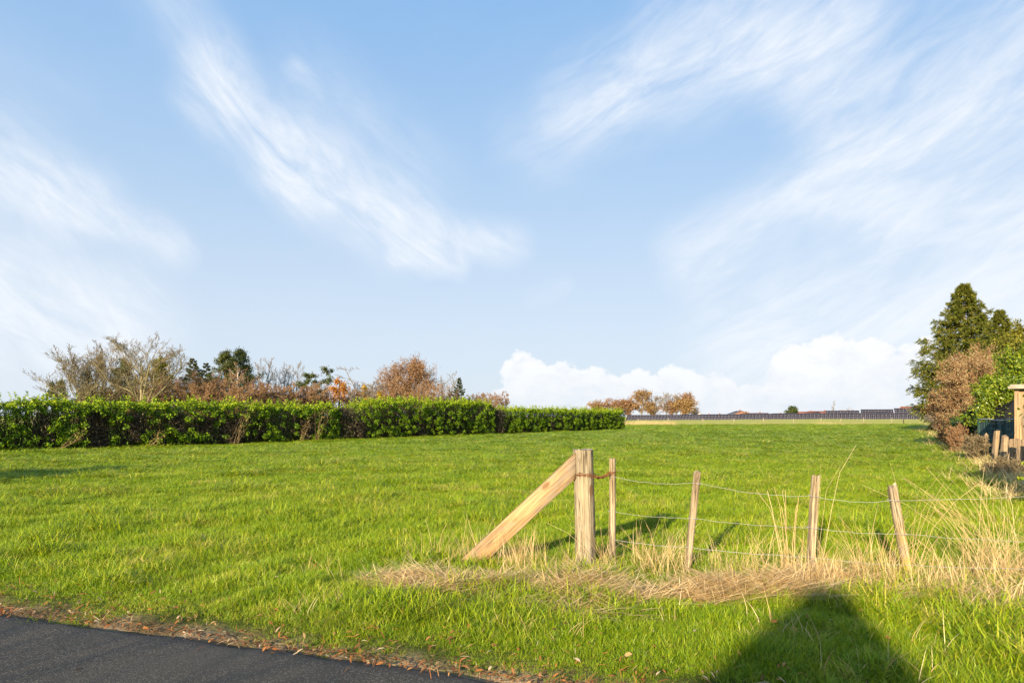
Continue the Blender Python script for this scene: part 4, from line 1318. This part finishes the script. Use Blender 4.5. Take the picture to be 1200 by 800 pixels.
spruce(538, 442, 96, 26, 'lone dark pointed spruce right of the russet oak', GB, 39, 90, M_dkspruce)
# far clump behind the panels
for i, (px, top, w_, lab, leafm, n) in enumerate([
        (722, 466, 44, 'widest low brown tree of the far clump, next to the hedge end', M_oak, 2600),
        (700, 471, 24, 'lowest brown tree of the far clump just over the hedge end', M_ochre, 900),
        (752, 457, 24, 'round topped brown tree standing second in the far clump', M_ochre, 2200),
        (768, 463, 22, 'greyish bare tree beside the round topped one in the far clump', None, 0),
        (781, 459, 26, 'tallest grey bare tree in the middle of the far clump', None, 0),
        (793, 462, 20, 'slim grey bare tree left of the far ochre tree', None, 0),
        (804, 460, 23, 'tall russet tree behind the far ochre tree', M_oak, 1300),
        (803, 468, 25, 'brightest ochre tree at the right end of the far clump', M_ochre, 3000),
        (736, 469, 24, 'low brown filler tree between the widest and the round topped far trees', M_oak, 1500),
        (763, 471, 22, 'low brown bush below the greyish bare tree of the far clump', M_ochre, 1200),
        (788, 470, 22, 'low brown bush left of the far ochre tree', M_oak, 1200),
        (815, 476, 9, 'little bare tree just right of the far ochre tree', None, 0)]):
    dd = 300 if i != 7 else 285
    T('far_tree', px, top, dd, w_, lab, 'tree', GF, M_barkgrey, twig=M_twigred if leafm else M_twiggrey, leafm=leafm, leaf=(n, .55, .40, .6, None) if leafm else None,
      seed=120 + i, minr=.035, trunk_r=.35, n1=22, n2=9, n3=7, form='round', first=.2, up=.6, ang=.7)
T('far_tree', 929, 477, 380, 13, 'single rounded dark green tree between the distant roofs', 'tree', GF, M_barkgrey, leafm=M_dkspruce, leaf=(1800, .9, .6, .5, None), seed=140, n1=12, n2=5, n3=4, form='round', first=.15)
T('far_tree', 977, 469, 420, 8, 'thin faint poplar rising over the distant roofs', 'tree', GF, M_barkgrey, twig=M_twiggrey, seed=141, minr=.04, trunk_r=.25, n1=16, n2=5, n3=4, form='column', first=.2, up=1.2, ang=.4)
T('far_tree', 997, 476, 420, 16, 'faint bare tree just behind the upper solar row', 'tree', GF, M_barkgrey, twig=M_twigred, seed=142, minr=.04, trunk_r=.25, n1=12, n2=5, n3=4, form='round', first=.2)
T('far_tree', 688, 472, 330, 8, 'thin faint tree above the far end of the hedge', 'tree', GF, M_barkgrey, twig=M_twiggrey, seed=143, minr=.035, trunk_r=.2, n1=12, n2=5, n3=4, form='column', first=.2, up=1.2, ang=.4)
T('far_tree', 873, 481, 390, 12, 'low brown tree left of the dark gabled distant roof', 'tree', GF, M_barkgrey, twig=M_twigred, seed=144, minr=.07, trunk_r=.3, n1=12, n2=6, n3=4, form='round', first=.2)

# ------------------------------------------------------------------ right boundary vegetation
spruce(1130, 331, 72, 106, 'tall olive green spruce towering on the right boundary', GR, 201, 260)
spruce(1170, 362, 62, 88, 'olive spruce half hidden behind the tallest one', GR, 202, 200)
T('cypress_tree', 1196, 376, 42, 66, 'broad yellowish cypress at the right edge behind the laurel', 'cypress', GR, M_barkbrown, leafm=M_cypress, leaf=(34000, .20, .06, .12, None),
  seed=203, n1=36, n2=9, n3=5, form='round', first=.05, up=.6, ang=.8, multi=3, minr=.008)
T('cypress_tree', 1250, 370, 40, 80, 'next cypress beyond the right edge', 'cypress', GR, M_barkbrown, leafm=M_cypress, leaf=(12000, .24, .10, .18, None),
  seed=204, n1=30, n2=8, n3=5, form='round', first=.05, up=.6, ang=.8, multi=3, minr=.008)
T('beech_shrub', 1134, 402, 34, 66, 'big dry copper brown beech shrub in front of the spruce', 'shrub', GR, M_barkbrown, twig=M_twigred, leafm=M_beech, leaf=(19000, .075, .034, .10, None),
  seed=205, n1=22, n2=10, n3=8, n4=3, form='round', first=.04, up=.5, ang=.85, multi=5, minr=.006, trunk_r=.07)
T('beech_shrub', 1112, 452, 37, 36, 'lower rust coloured beech shrub at the grass edge under the spruce', 'shrub', GR, M_barkbrown, twig=M_twigred, leafm=M_oak, leaf=(7000, .11, .07, .10, None),
  seed=206, n1=16, n2=9, n3=7, form='round', first=.03, up=.3, ang=.9, multi=4, minr=.006, trunk_r=.05)
T('laurel_bush', 1166, 441, 28, 44, 'bright green laurel bush above the garden fence', 'laurel bush', GR, M_barkbrown, leafm=M_laurel2, leaf=(12000, .13, .055, .10, None),
  seed=207, n1=18, n2=8, n3=6, form='round', first=.04, up=.7, ang=.7, multi=4, minr=.006, trunk_r=.05)
T('laurel_bush', 1198, 404, 29, 54, 'taller green laurel bush at the right edge behind the shed', 'laurel bush', GR, M_barkbrown, leafm=M_laurel2, leaf=(16000, .13, .055, .11, None),
  seed=208, n1=22, n2=8, n3=6, form='round', first=.04, up=.8, ang=.6, multi=5, minr=.006, trunk_r=.05)
T('ivy_bush', 1140, 480, 31, 34, 'dark ivy covered bush low beside the garden fence', 'bush', GR, M_barkbrown, twig=M_twiggrey, leafm=M_ivy, leaf=(9000, .10, .08, .10, None),
  seed=209, n1=16, n2=8, n3=6, form='round', first=.03, up=.2, ang=1.0, multi=4, minr=.006, trunk_r=.04)
T('laurel_bush', 1274, 432, 11.5, 92, 'green laurel bush just beyond the right edge of the picture', 'laurel bush', GR, M_barkbrown, leafm=M_laurel2, leaf=(9000, .12, .055, .12, None),
  seed=221, n1=18, n2=8, n3=5, form='round', first=.04, up=.5, ang=.8, multi=4, minr=.006, trunk_r=.04)
# further boundary trees that throw the long shadows at the far right of the field
spruce(1124, 440, 92, 34, 'far spruce peeping out beside the tall spruce', GR, 210, 90)
T('bare_shrub', 1098, 470, 70, 22, 'grey brown bare shrub at the foot of the spruce by the field corner', 'shrub', GR, M_barkgrey, twig=M_twiggrey, seed=211, minr=.009, trunk_r=.05, **TH)
T('bare_shrub', 1120, 495, 29.5, 24, 'low tangled brown bramble at the edge of the field below the beech shrub', 'shrub', GR, M_barkbrown, twig=M_twigred, seed=212, minr=.005, trunk_r=.02, **TH)
T('bare_shrub', 1142, 508, 25, 30, 'low tangled brown bramble in front of the leaning boundary stakes', 'shrub', GR, M_barkbrown, twig=M_twigpale, seed=213, minr=.005, trunk_r=.02, **TH)
T('bare_shrub', 1180, 533, 18.5, 44, 'dry bramble growing against the old boundary boards', 'shrub', GR, M_barkbrown, twig=M_twigpale, seed=214, minr=.004, trunk_r=.015, **TH)

# ------------------------------------------------------------------ boundary boards and stakes, garden fence, shed
M_oldwood = wood_mat('old_boundary_wood', (.46, .34, .20), (.26, .17, .10), 2, .8, .7)
M_rail = plain('pale_metal_rail', (.40, .42, .40), .5, .3, .4, (8, (.22, .25, .22)))
M_net = plain('dark_green_netting', (.02, .05, .035), .7, 0, .3)
M_slat = plain('dark_green_privacy_strip', (.018, .042, .035), .75, 0, .3, (5, (.05, .09, .08)))
M_tarp = plain('black_tarpaulin', (.010, .011, .012), .9, 0, .1, (4, (.02, .02, .022)))
M_shed = wood_mat('shed_cladding_wood', (.52, .36, .19), (.32, .20, .10), 2, .5, .5)
M_roofing = plain('bitumen_roof_edge', (.42, .36, .27), .8, 0, .3, (6, (.28, .24, .18)))
bf = tag(empty('boundary_fence', (14.2, 19.0, 0)), 'old boundary fence of tilted wooden stakes and upright boards at the right edge', 'wooden fence')
bo = np.array(bf.location)


def bf_post(x0, y0, x1, y1, h, w, dpt, name='stake', seed=0):
    base = np.array([x0, y0, z1(x0, y0) - .1]); top = np.array([x1, y1, h])
    Ln = np.linalg.norm(top - base)
    r_ = np.random.default_rng(seed)
    V, Fs = box(0, 0, Ln / 2, w, dpt, Ln)
    o = np_mesh(name, V, Fs, M_oldwood, bf)
    bm = bmesh.new(); bm.from_mesh(o.data)
    bmesh.ops.subdivide_edges(bm, edges=[e for e in bm.edges if abs(e.verts[0].co.z - e.verts[1].co.z) > .1], cuts=6)
    for v in bm.verts:
        v.co.x += r_.normal(0, w * .05); v.co.y += r_.normal(0, dpt * .05)
        if v.co.z > Ln - .01: v.co.z += r_.normal(0, .035)
    bm.to_mesh(o.data); bm.free()
    b_ = o.modifiers.new('bevel', 'BEVEL'); b_.width = .012; b_.segments = 2
    o.location = base - bo
    o.rotation_euler = Vector(top - base).to_track_quat('Z', 'X').to_euler()
    o.rotation_euler.rotate_axis('Z', rad(-60) if name == 'board' else 0)
    return o


for i, (px, top, dd, lean_, w_) in enumerate([(1156, 508, 25, .32, .12), (1168.5, 504.5, 22.5, .14, .13), (1178, 511, 20.6, .12, .14), (1144, 504, 29, .15, .10), (1136, 498, 32, .35, .10)]):
    x, y = at(px, dd)
    o_ = bf_post(x - lean_ * .9, y, x, y, htop(top, dd), w_, w_, seed=i)
for i, (px, top, dd, w_) in enumerate([(1187.5, 514, 19.3, .24), (1197.5, 516.5, 18.5, .25), (1209, 517, 17.8, .25), (1221, 519, 17.1, .24), (1234, 520, 16.5, .25), (1247, 522, 15.9, .25)]):
    x, y = at(px, dd)
    bf_post(x, y, x + .01, y, htop(top, dd), w_, .05, 'board', seed=20 + i)
x0, y0 = at(1185, 19.55); x1, y1 = at(1252, 15.7)
tube_obj('rail', np.array([[[x0, y0 + .06, .62], [(x0 + x1) / 2, (y0 + y1) / 2 + .06, .63], [x1, y1 + .06, .62]]]) - bo, np.full((1, 3), .03), 6, M_oldwood, bf)

gf = tag(empty('garden_fence', (at(1147, 26.5)[0], 26.5, 0)), 'dark green garden fence with a pale top rail below the laurel bush', 'garden fence')
go_ = np.array(gf.location)
A = np.array([*at(1146.5, 26.5), 1.48]); B = np.array([*at(1200, 24.0), 1.50])
bend = np.array([[A + (B - A) * u + (0, 0, .03 * math.sin(u * 9)) for u in np.linspace(0, 1, 9)]]) - go_
tube_obj('rail', bend, np.full((1, 9), .028), 6, M_rail, gf)
for k in range(6):
    p = A + (B - A) * k / 5
    tube_obj('post', np.array([[[p[0], p[1], -.1], [p[0], p[1], .8], [p[0], p[1], p[2] + .04]]]) - go_, np.full((1, 3), .03), 8, M_net, gf)
sl = []
dirf = nrm((B - A)[None, :2])[0]; ang_ = math.atan2(dirf[1], dirf[0])
for k in range(17):
    p = A + (B - A) * (k + .5) / 17
    sl.append((p[0] - go_[0], p[1] - go_[1] + .04, .72 + rng.normal(0, .015), .16, .006, 1.38, (rng.normal(0, .02), rng.normal(0, .015), ang_)))
boxes_obj('privacy_strip', sl, M_slat, gf)
Ph = []
for z_ in np.arange(.15, 1.45, .20):
    Ph.append([[A[0], A[1], z_], [(A[0] + B[0]) / 2, (A[1] + B[1]) / 2, z_ - .01], [B[0], B[1], z_]])
tube_obj('netting', np.array(Ph) - go_, np.full((len(Ph), 3), .008), 4, M_rail, gf)

# black cover behind the fence
x, y = at(1184, 27.5)
cv = empty('covered_heap', (x, y, 0)); tag(cv, 'black tarpaulin draped over a heap behind the garden fence', 'covered heap')
nu, nv = 16, 10
Vc = []
for j in range(nv):
    for i in range(nu):
        u = i / (nu - 1) * 2 - 1; v = j / (nv - 1) * 2 - 1
        hz = 2.28 - .55 * max(0, -u) ** 1.3 * 1.9 - .10 * max(0, u) ** 2
        e = max(abs(u), abs(v))
        Vc.append((u * .85, v * .6, hz * (1 if e < .95 else 0.02) + rng.normal(0, .02)))
Vc = np.array(Vc)
ii = (np.arange(nv - 1)[:, None] * nu + np.arange(nu - 1)[None]).ravel()
np_mesh('tarpaulin', Vc, [np.stack([ii, ii + 1, ii + nu + 1, ii + nu], -1)], M_tarp, cv, True)
Vc2, F2 = box(0, 0, .8, 1.2, .8, 1.55)
np_mesh('crate', Vc2, F2, M_oldwood, cv)

# shed at the right edge
sx0, sy0 = at(1193, 21.6)
shd = empty('garden_shed', (sx0, sy0, z1(sx0, sy0)), rad(-44)); tag(shd, 'small wooden garden shed with a flat overhanging roof cut by the right edge', 'shed')
pl = []
nb = 14
for k in range(nb):
    pl.append((.07 + k * .155, 0, 1.25, .150, .03, 2.45))
for k in range(12):
    pl.append((0, .08 + k * .155, 1.25, .03, .150, 2.45))
    pl.append((nb * .155, .08 + k * .155, 1.25, .03, .150, 2.45))
for k in range(nb):
    pl.append((.07 + k * .155, 1.93, 1.25, .150, .03, 2.45))
boxes_obj('wall', pl, M_shed, shd, .004)
boxes_obj('corner_post', [(-.03, -.03, 1.25, .11, .11, 2.5)], M_shed, shd, .006)
boxes_obj('roof', [(1.08, .95, 2.56, 2.6, 2.5, .09), (1.08, .95, 2.63, 2.5, 2.4, .05)], M_roofing, shd, .01)
dr = boxes_obj('door', [(1.35, -.035, 1.05, .8, .035, 1.95)], M_oldwood, shd, .005)
boxes_obj('handle', [(1.05, -.07, 1.05, .03, .04, .14)], M_rail, dr)

# ------------------------------------------------------------------ solar park
M_cell, t, o = mat('solar_cells')
uvw = t.new('ShaderNodeTexCoord').outputs['Object']
c = t.mix(t.mr(t.noise(uvw, .3, 2, .5), .3, .7), (.020, .017, .026), (.038, .030, .040))
t.l.new(pbsdf(t, c, .28, .5), o.inputs[0])
M_alu = plain('aluminium_frame', (.20, .18, .18), .6, .3, .4)
M_steel = plain('galvanised_post', (.12, .12, .12), .7, .3, .3)


def make_table(ncol, nrow, pw=1.15, phh=1.25, tiltd=22, z0=.65):
    root = empty('solar_table', (0, 0, 0))
    ti = rad(tiltd)
    Wt = ncol * pw
    for rr_ in range(nrow):
        for cc in range(ncol):
            u0 = -Wt / 2 + cc * pw; v0 = rr_ * phh
            cu_, cv_ = u0 + pw / 2, v0 + phh / 2
            V, Fs = box(0, 0, 0, pw - .07, phh - .07, .035)
            # local: x along row, plane tilted towards the viewer (low edge in front)
            V = V @ np.array(Euler((ti, 0, 0)).to_matrix()).T + (cu_, cv_ * math.cos(ti), z0 + cv_ * math.sin(ti))
            if rr_ == 0 and cc == 0: proto = np_mesh('solar_panel', V - (cu_, cv_ * math.cos(ti), z0 + cv_ * math.sin(ti)), Fs, M_cell, root); pr = proto
            else:
                pr = proto.copy(); COL.objects.link(pr); pr.parent = root
            pr.location = (cu_, cv_ * math.cos(ti), z0 + cv_ * math.sin(ti))
    fr = []
    Lh = nrow * phh
    for cc in range(ncol + 1):
        fr.append((-Wt / 2 + cc * pw, Lh / 2 * math.cos(ti), z0 + Lh / 2 * math.sin(ti) - .004, .07, Lh, .06, (ti, 0, 0)))
    for rr_ in range(nrow + 1):
        fr.append((0, rr_ * phh * math.cos(ti), z0 + rr_ * phh * math.sin(ti) - .006, Wt, .07, .055, (ti, 0, 0)))
    boxes_obj('frame', fr, M_alu, root)
    for k in range(max(2, ncol // 3 + 1)):
        u = -Wt / 2 + .5 + (Wt - 1) * k / max(1, (max(2, ncol // 3 + 1) - 1))
        boxes_obj('post', [(u, Lh * .3 * math.cos(ti), (z0 + Lh * .3 * math.sin(ti)) / 2 - .2, .12, .12, z0 + Lh * .3 * math.sin(ti) + .3)], M_steel, root)
    return root


def copy_tree(o, parent=None):
    c = o.copy(); COL.objects.link(c)
    if parent: c.parent = parent
    for ch in o.children: copy_tree(ch, c)
    return c


# front row: from (735 px, 262 m) to (1100 px, 205 m)
fa = np.array(at(733, 258)); fb = np.array(at(1118, 205))
Lr = np.linalg.norm(fb - fa); NTB = 10
tabw = Lr / NTB
ncol = 9; pw = tabw / ncol * .996
proto = make_table(ncol, 3, pw, 1.0, 40, .12)
angr = math.atan2(*(fb - fa)[::-1])
ordn = ['first', 'second', 'third', 'fourth', 'fifth', 'sixth', 'seventh', 'eighth', 'ninth', 'tenth']
for k in range(NTB):
    o_ = proto if k == 0 else copy_tree(proto)
    p = fa + (fb - fa) * (k + .5) / NTB
    o_.location = (p[0], p[1], z1(*p)); o_.rotation_euler = (0, 0, angr)
    tag(o_, f'{ordn[k]} solar panel table from the left in the long front row', 'solar panels', 'solar panel tables in the front row')
proto2 = None
rowsb = [(968, 1008, 236, 'left table of the raised back row of solar panels'),
         (1009, 1048, 232, 'middle table of the raised back row of solar panels'),
         (1049, 1094, 228, 'right table of the raised back row of solar panels, beside the spruce')]
for k, (p0, p1, dd, lab) in enumerate(rowsb):
    a = np.array(at(p0, dd + 3)); b_ = np.array(at(p1, dd - 1)); Lw = np.linalg.norm(b_ - a)
    o_ = make_table(10, 4, Lw / 10 * .985, 1.0, 40, .12)
    p = (a + b_) / 2
    o_.location = (p[0], p[1], CAMH + (HOR - (480.8, 479.4, 478)[k]) / F * dd - 2.69)
    o_.rotation_euler = (0, 0, math.atan2(*(b_ - a)[::-1]))
    tag(o_, lab, 'solar panels', 'solar panel tables in the raised back row')
# earth bank that carries the back row
mb, t, o = mat('grassy_bank')
geo = t.new('ShaderNodeNewGeometry').outputs['Position']
t.l.new(pbsdf(t, t.mix(t.noise(geo, .5, 4, .6), (.10, .16, .02), (.26, .25, .06)), .95, .1), o.inputs[0])
pts = []
xs = np.linspace(88, 175, 24); ys = np.linspace(216, 300, 14)
XX, YY = np.meshgrid(xs, ys)
ZZ = zg(XX, YY) - .2 + 1.0 * sm(88, 112, XX) * (1 - sm(160, 175, XX)) * sm(218, 228, YY) * (1 - sm(260, 300, YY))
n_, m_ = len(xs), len(ys)
ii = (np.arange(m_ - 1)[:, None] * n_ + np.arange(n_ - 1)[None]).ravel()
bank = np_mesh('grass_bank', np.stack([XX, YY, ZZ], -1).reshape(-1, 3), [np.stack([ii, ii + 1, ii + n_ + 1, ii + n_], -1)], mb, None, True)
tag(bank, kind='structure')

# ------------------------------------------------------------------ far pasture fence
M_palepost = plain('pale_fence_post', (.34, .29, .20), .85, 0, .2, (10, (.38, .31, .2)))
M_darkpost = plain('dark_gate_post', (.07, .06, .05), .8, 0, .2)
pf = tag(empty('pasture_fence', (*at(748, 150), 0)), 'low wire pasture fence with pale posts in front of the solar panels', 'wire fence')
po = np.array(pf.location)
fpx = [748, 783, 824, 860, 895, 930, 962, 985, 1012, 1045, 1059, 1083]
tops = []
for i, px in enumerate(fpx):
    dd = 152 - i * .6
    x, y = at(px, dd); g = z1(x, y)
    dark = px in (1083, 1059)
    h = (1.5 if px == 1083 else 1.15) + rng.normal(0, .06)
    q_ = tube_obj('post', np.array([[[x, y, g - .2], [x + rng.normal(0, .03), y, g + h / 2], [x + rng.normal(0, .06), y, g + h]]]) - po, np.full((1, 3), .10 if dark else .07), 6, M_darkpost if dark else M_palepost, pf)
    if px == 1083: q_['label'] = 'dark taller gate post'
    tops.append([x, y, g])
tops = np.array(tops)
for h in (.4, .75, 1.08):
    tube_obj('wire', (tops + (0, 0, h))[None] - po, np.full((1, len(tops)), .006), 4, M_wire, pf)

# ------------------------------------------------------------------ distant houses
M_red = plain('orange_red_roof_tiles', (.50, .17, .09), .85, 0, .2, (.6, (.38, .13, .08)))
M_darkroof = plain('dark_slate_roof', (.08, .08, .09), .7, 0, .3, (.6, (.12, .11, .12)))
M_brick = plain('red_brick', (.34, .16, .11), .9, 0, .2, (.8, (.26, .12, .085)))
M_render = plain('pale_render', (.60, .56, .50), .85, 0, .2, (.5, (.52, .48, .42)))
M_glass = plain('window_glass', (.05, .06, .07), .15, 0, .6)
M_white = plain('white_frame', (.75, .73, .70), .5, 0, .4)


def house(x, y, w, dpt, eave, ridge, roofm, wallm, label, rz=0.0, cat='house', group='distant houses behind the solar panels', gable_front=False, nwin=3, z0=None, chy=None):
    root = empty('house', (x, y, z1(x, y) if z0 is None else z0), rz); tag(root, label, cat, group)
    if gable_front:   # ridge runs along y
        V = np.array([[-w / 2, -dpt / 2, -.3], [w / 2, -dpt / 2, -.3], [w / 2, -dpt / 2, eave], [0, -dpt / 2, ridge], [-w / 2, -dpt / 2, eave],
                      [-w / 2, dpt / 2, -.3], [w / 2, dpt / 2, -.3], [w / 2, dpt / 2, eave], [0, dpt / 2, ridge], [-w / 2, dpt / 2, eave]])
    else:
        V = np.array([[-w / 2, dpt / 2, -.3], [-w / 2, -dpt / 2, -.3], [-w / 2, -dpt / 2, eave], [-w / 2, 0, ridge], [-w / 2, dpt / 2, eave],
                      [w / 2, dpt / 2, -.3], [w / 2, -dpt / 2, -.3], [w / 2, -dpt / 2, eave], [w / 2, 0, ridge], [w / 2, dpt / 2, eave]])
    F5 = np.array([[0, 1, 2, 3, 4], [9, 8, 7, 6, 5]]); F4 = np.array([[0, 4, 9, 5], [1, 6, 7, 2], [0, 5, 6, 1]])
    np_mesh('wall', V, [F5, F4], wallm, root)
    hw = (w if gable_front else dpt) / 2; ln_ = (dpt if gable_front else w) + .7
    sl_ = math.atan2(ridge - eave, hw); rl = hw / math.cos(sl_) + .35; parts = []
    for sgn in (-1, 1):
        c0 = sgn * (hw / 2 + .12); cz = (ridge + eave) / 2 + .12 - .1
        if gable_front: parts.append(box(c0, 0, cz, rl, ln_, .18, (0, sgn * sl_, 0)))
        else: parts.append(box(0, c0, cz, ln_, rl, .18, (-sgn * sl_, 0, 0)))
    V, Fs = merge(parts)
    rf = np_mesh('roof', V, Fs, roofm, root)
    boxes_obj('chimney', [(w * .22 if not gable_front else .9, chy if chy is not None else (dpt * .1 if gable_front else .6), ridge + (.1 if chy is None else -.4), .7, .7, 1.6 if chy is None else .9)], M_brick, rf)
    for k in range(nwin):
        u = -w / 2 + w * (k + .5) / nwin
        if k == nwin // 2:
            boxes_obj('door', [(u, -dpt / 2 - .02, 1.02, 1.0, .06, 2.1)], M_darkroof, root)
        else:
            fr = boxes_obj('window', [(u, -dpt / 2 - .02, 1.5, 1.3, .06, 1.2)], M_white, root)
            boxes_obj('pane', [(u, -dpt / 2 - .055, 1.5, 1.1, .02, 1.0)], M_glass, fr)
    return root


HZ = [(823, 400, 19, 486.0, M_red, M_brick, 'long low house with bright orange roof right of the far ochre tree', 2.6),
      (838, 410, 14, 485.6, M_red, M_brick, 'second orange roofed house, touching the long low one', 2.6),
      (866, 395, 12, 481.5, M_darkroof, M_brick, 'house with dark pointed gable left of the row of reddish roofs', 2.9),
      (884, 420, 16, 484.0, M_red, M_brick, 'reddish roofed house right of the dark pointed gable', 2.6),
      (908, 430, 18, 484.8, M_darkroof, M_render, 'low grey roofed house left of the round green tree', 2.5),
      (945, 425, 15, 482.4, M_red, M_brick, 'brick red house right of the round green tree', 3.0),
      (961, 440, 16, 481.8, M_red, M_brick, 'brick red house beside the end of the raised solar row', 3.0),
      (817, 385, 7, 483.6, M_darkroof, M_render, 'narrow dark roofed house just right of the far ochre tree', 2.8),
      (1068, 330, 9, 476.5, M_red, M_brick, 'red roof peeping over the raised solar row by the spruce', 3.5)]
for px, dd, w_, top, rm, wm, lab, ev in HZ:
    x, y = at(px, dd)
    zt_ = CAMH + (HOR - top) / F * dd
    z0 = min(z1(x, y), zt_ - 4.6)
    house(x, y, w_, 9, (zt_ - z0) * .55, zt_ - z0, rm, wm, lab, rng.uniform(-.15, .15), gable_front=(px in (866, 817)), z0=z0)

# the gabled house across the road behind the camera, whose roof tip shades the verge
hu, hv_ = -15.0, -.08
cx = hu * sx + hv_ * sy; cy = hu * sy - hv_ * sx
apex = (6.92 - hu) * math.tan(rad(SUN_EL))
house(cx - sx * 5, cy - sy * 5, 7.0, 10.0, apex - .32 - 3.5 * math.tan(rad(56)), apex - .32, M_red, M_brick,
      'gabled brick house across the road behind the viewpoint', -rad(SUN_AZ) + math.pi, gable_front=True, group='houses across the road', chy=3.5)
# off-frame trees on the near left: they shade the far left grass and the road
add_tree('cypress_tree', -23.6, -4.8, 8.5, 2.6, 'dense rounded evergreen standing off to the left across the road', 'evergreen', 'trees across the road', M_barkbrown, leafm=M_dkspruce, leaf=(16000, .3, .16, .2, None),
         seed=301, n1=40, n2=8, n3=4, form='round', first=.08, up=.3, ang=1.0)
add_tree('bare_tree', -7.6, -6.2, 4.4, 2.4, 'small bare tree across the road behind the viewpoint', 'bare tree', 'trees across the road', M_barkgrey, twig=M_twiggrey, seed=302, minr=.008,
         trunk_r=.07, n1=10, n2=6, n3=4, form='round', first=.45, up=.4, ang=.8)
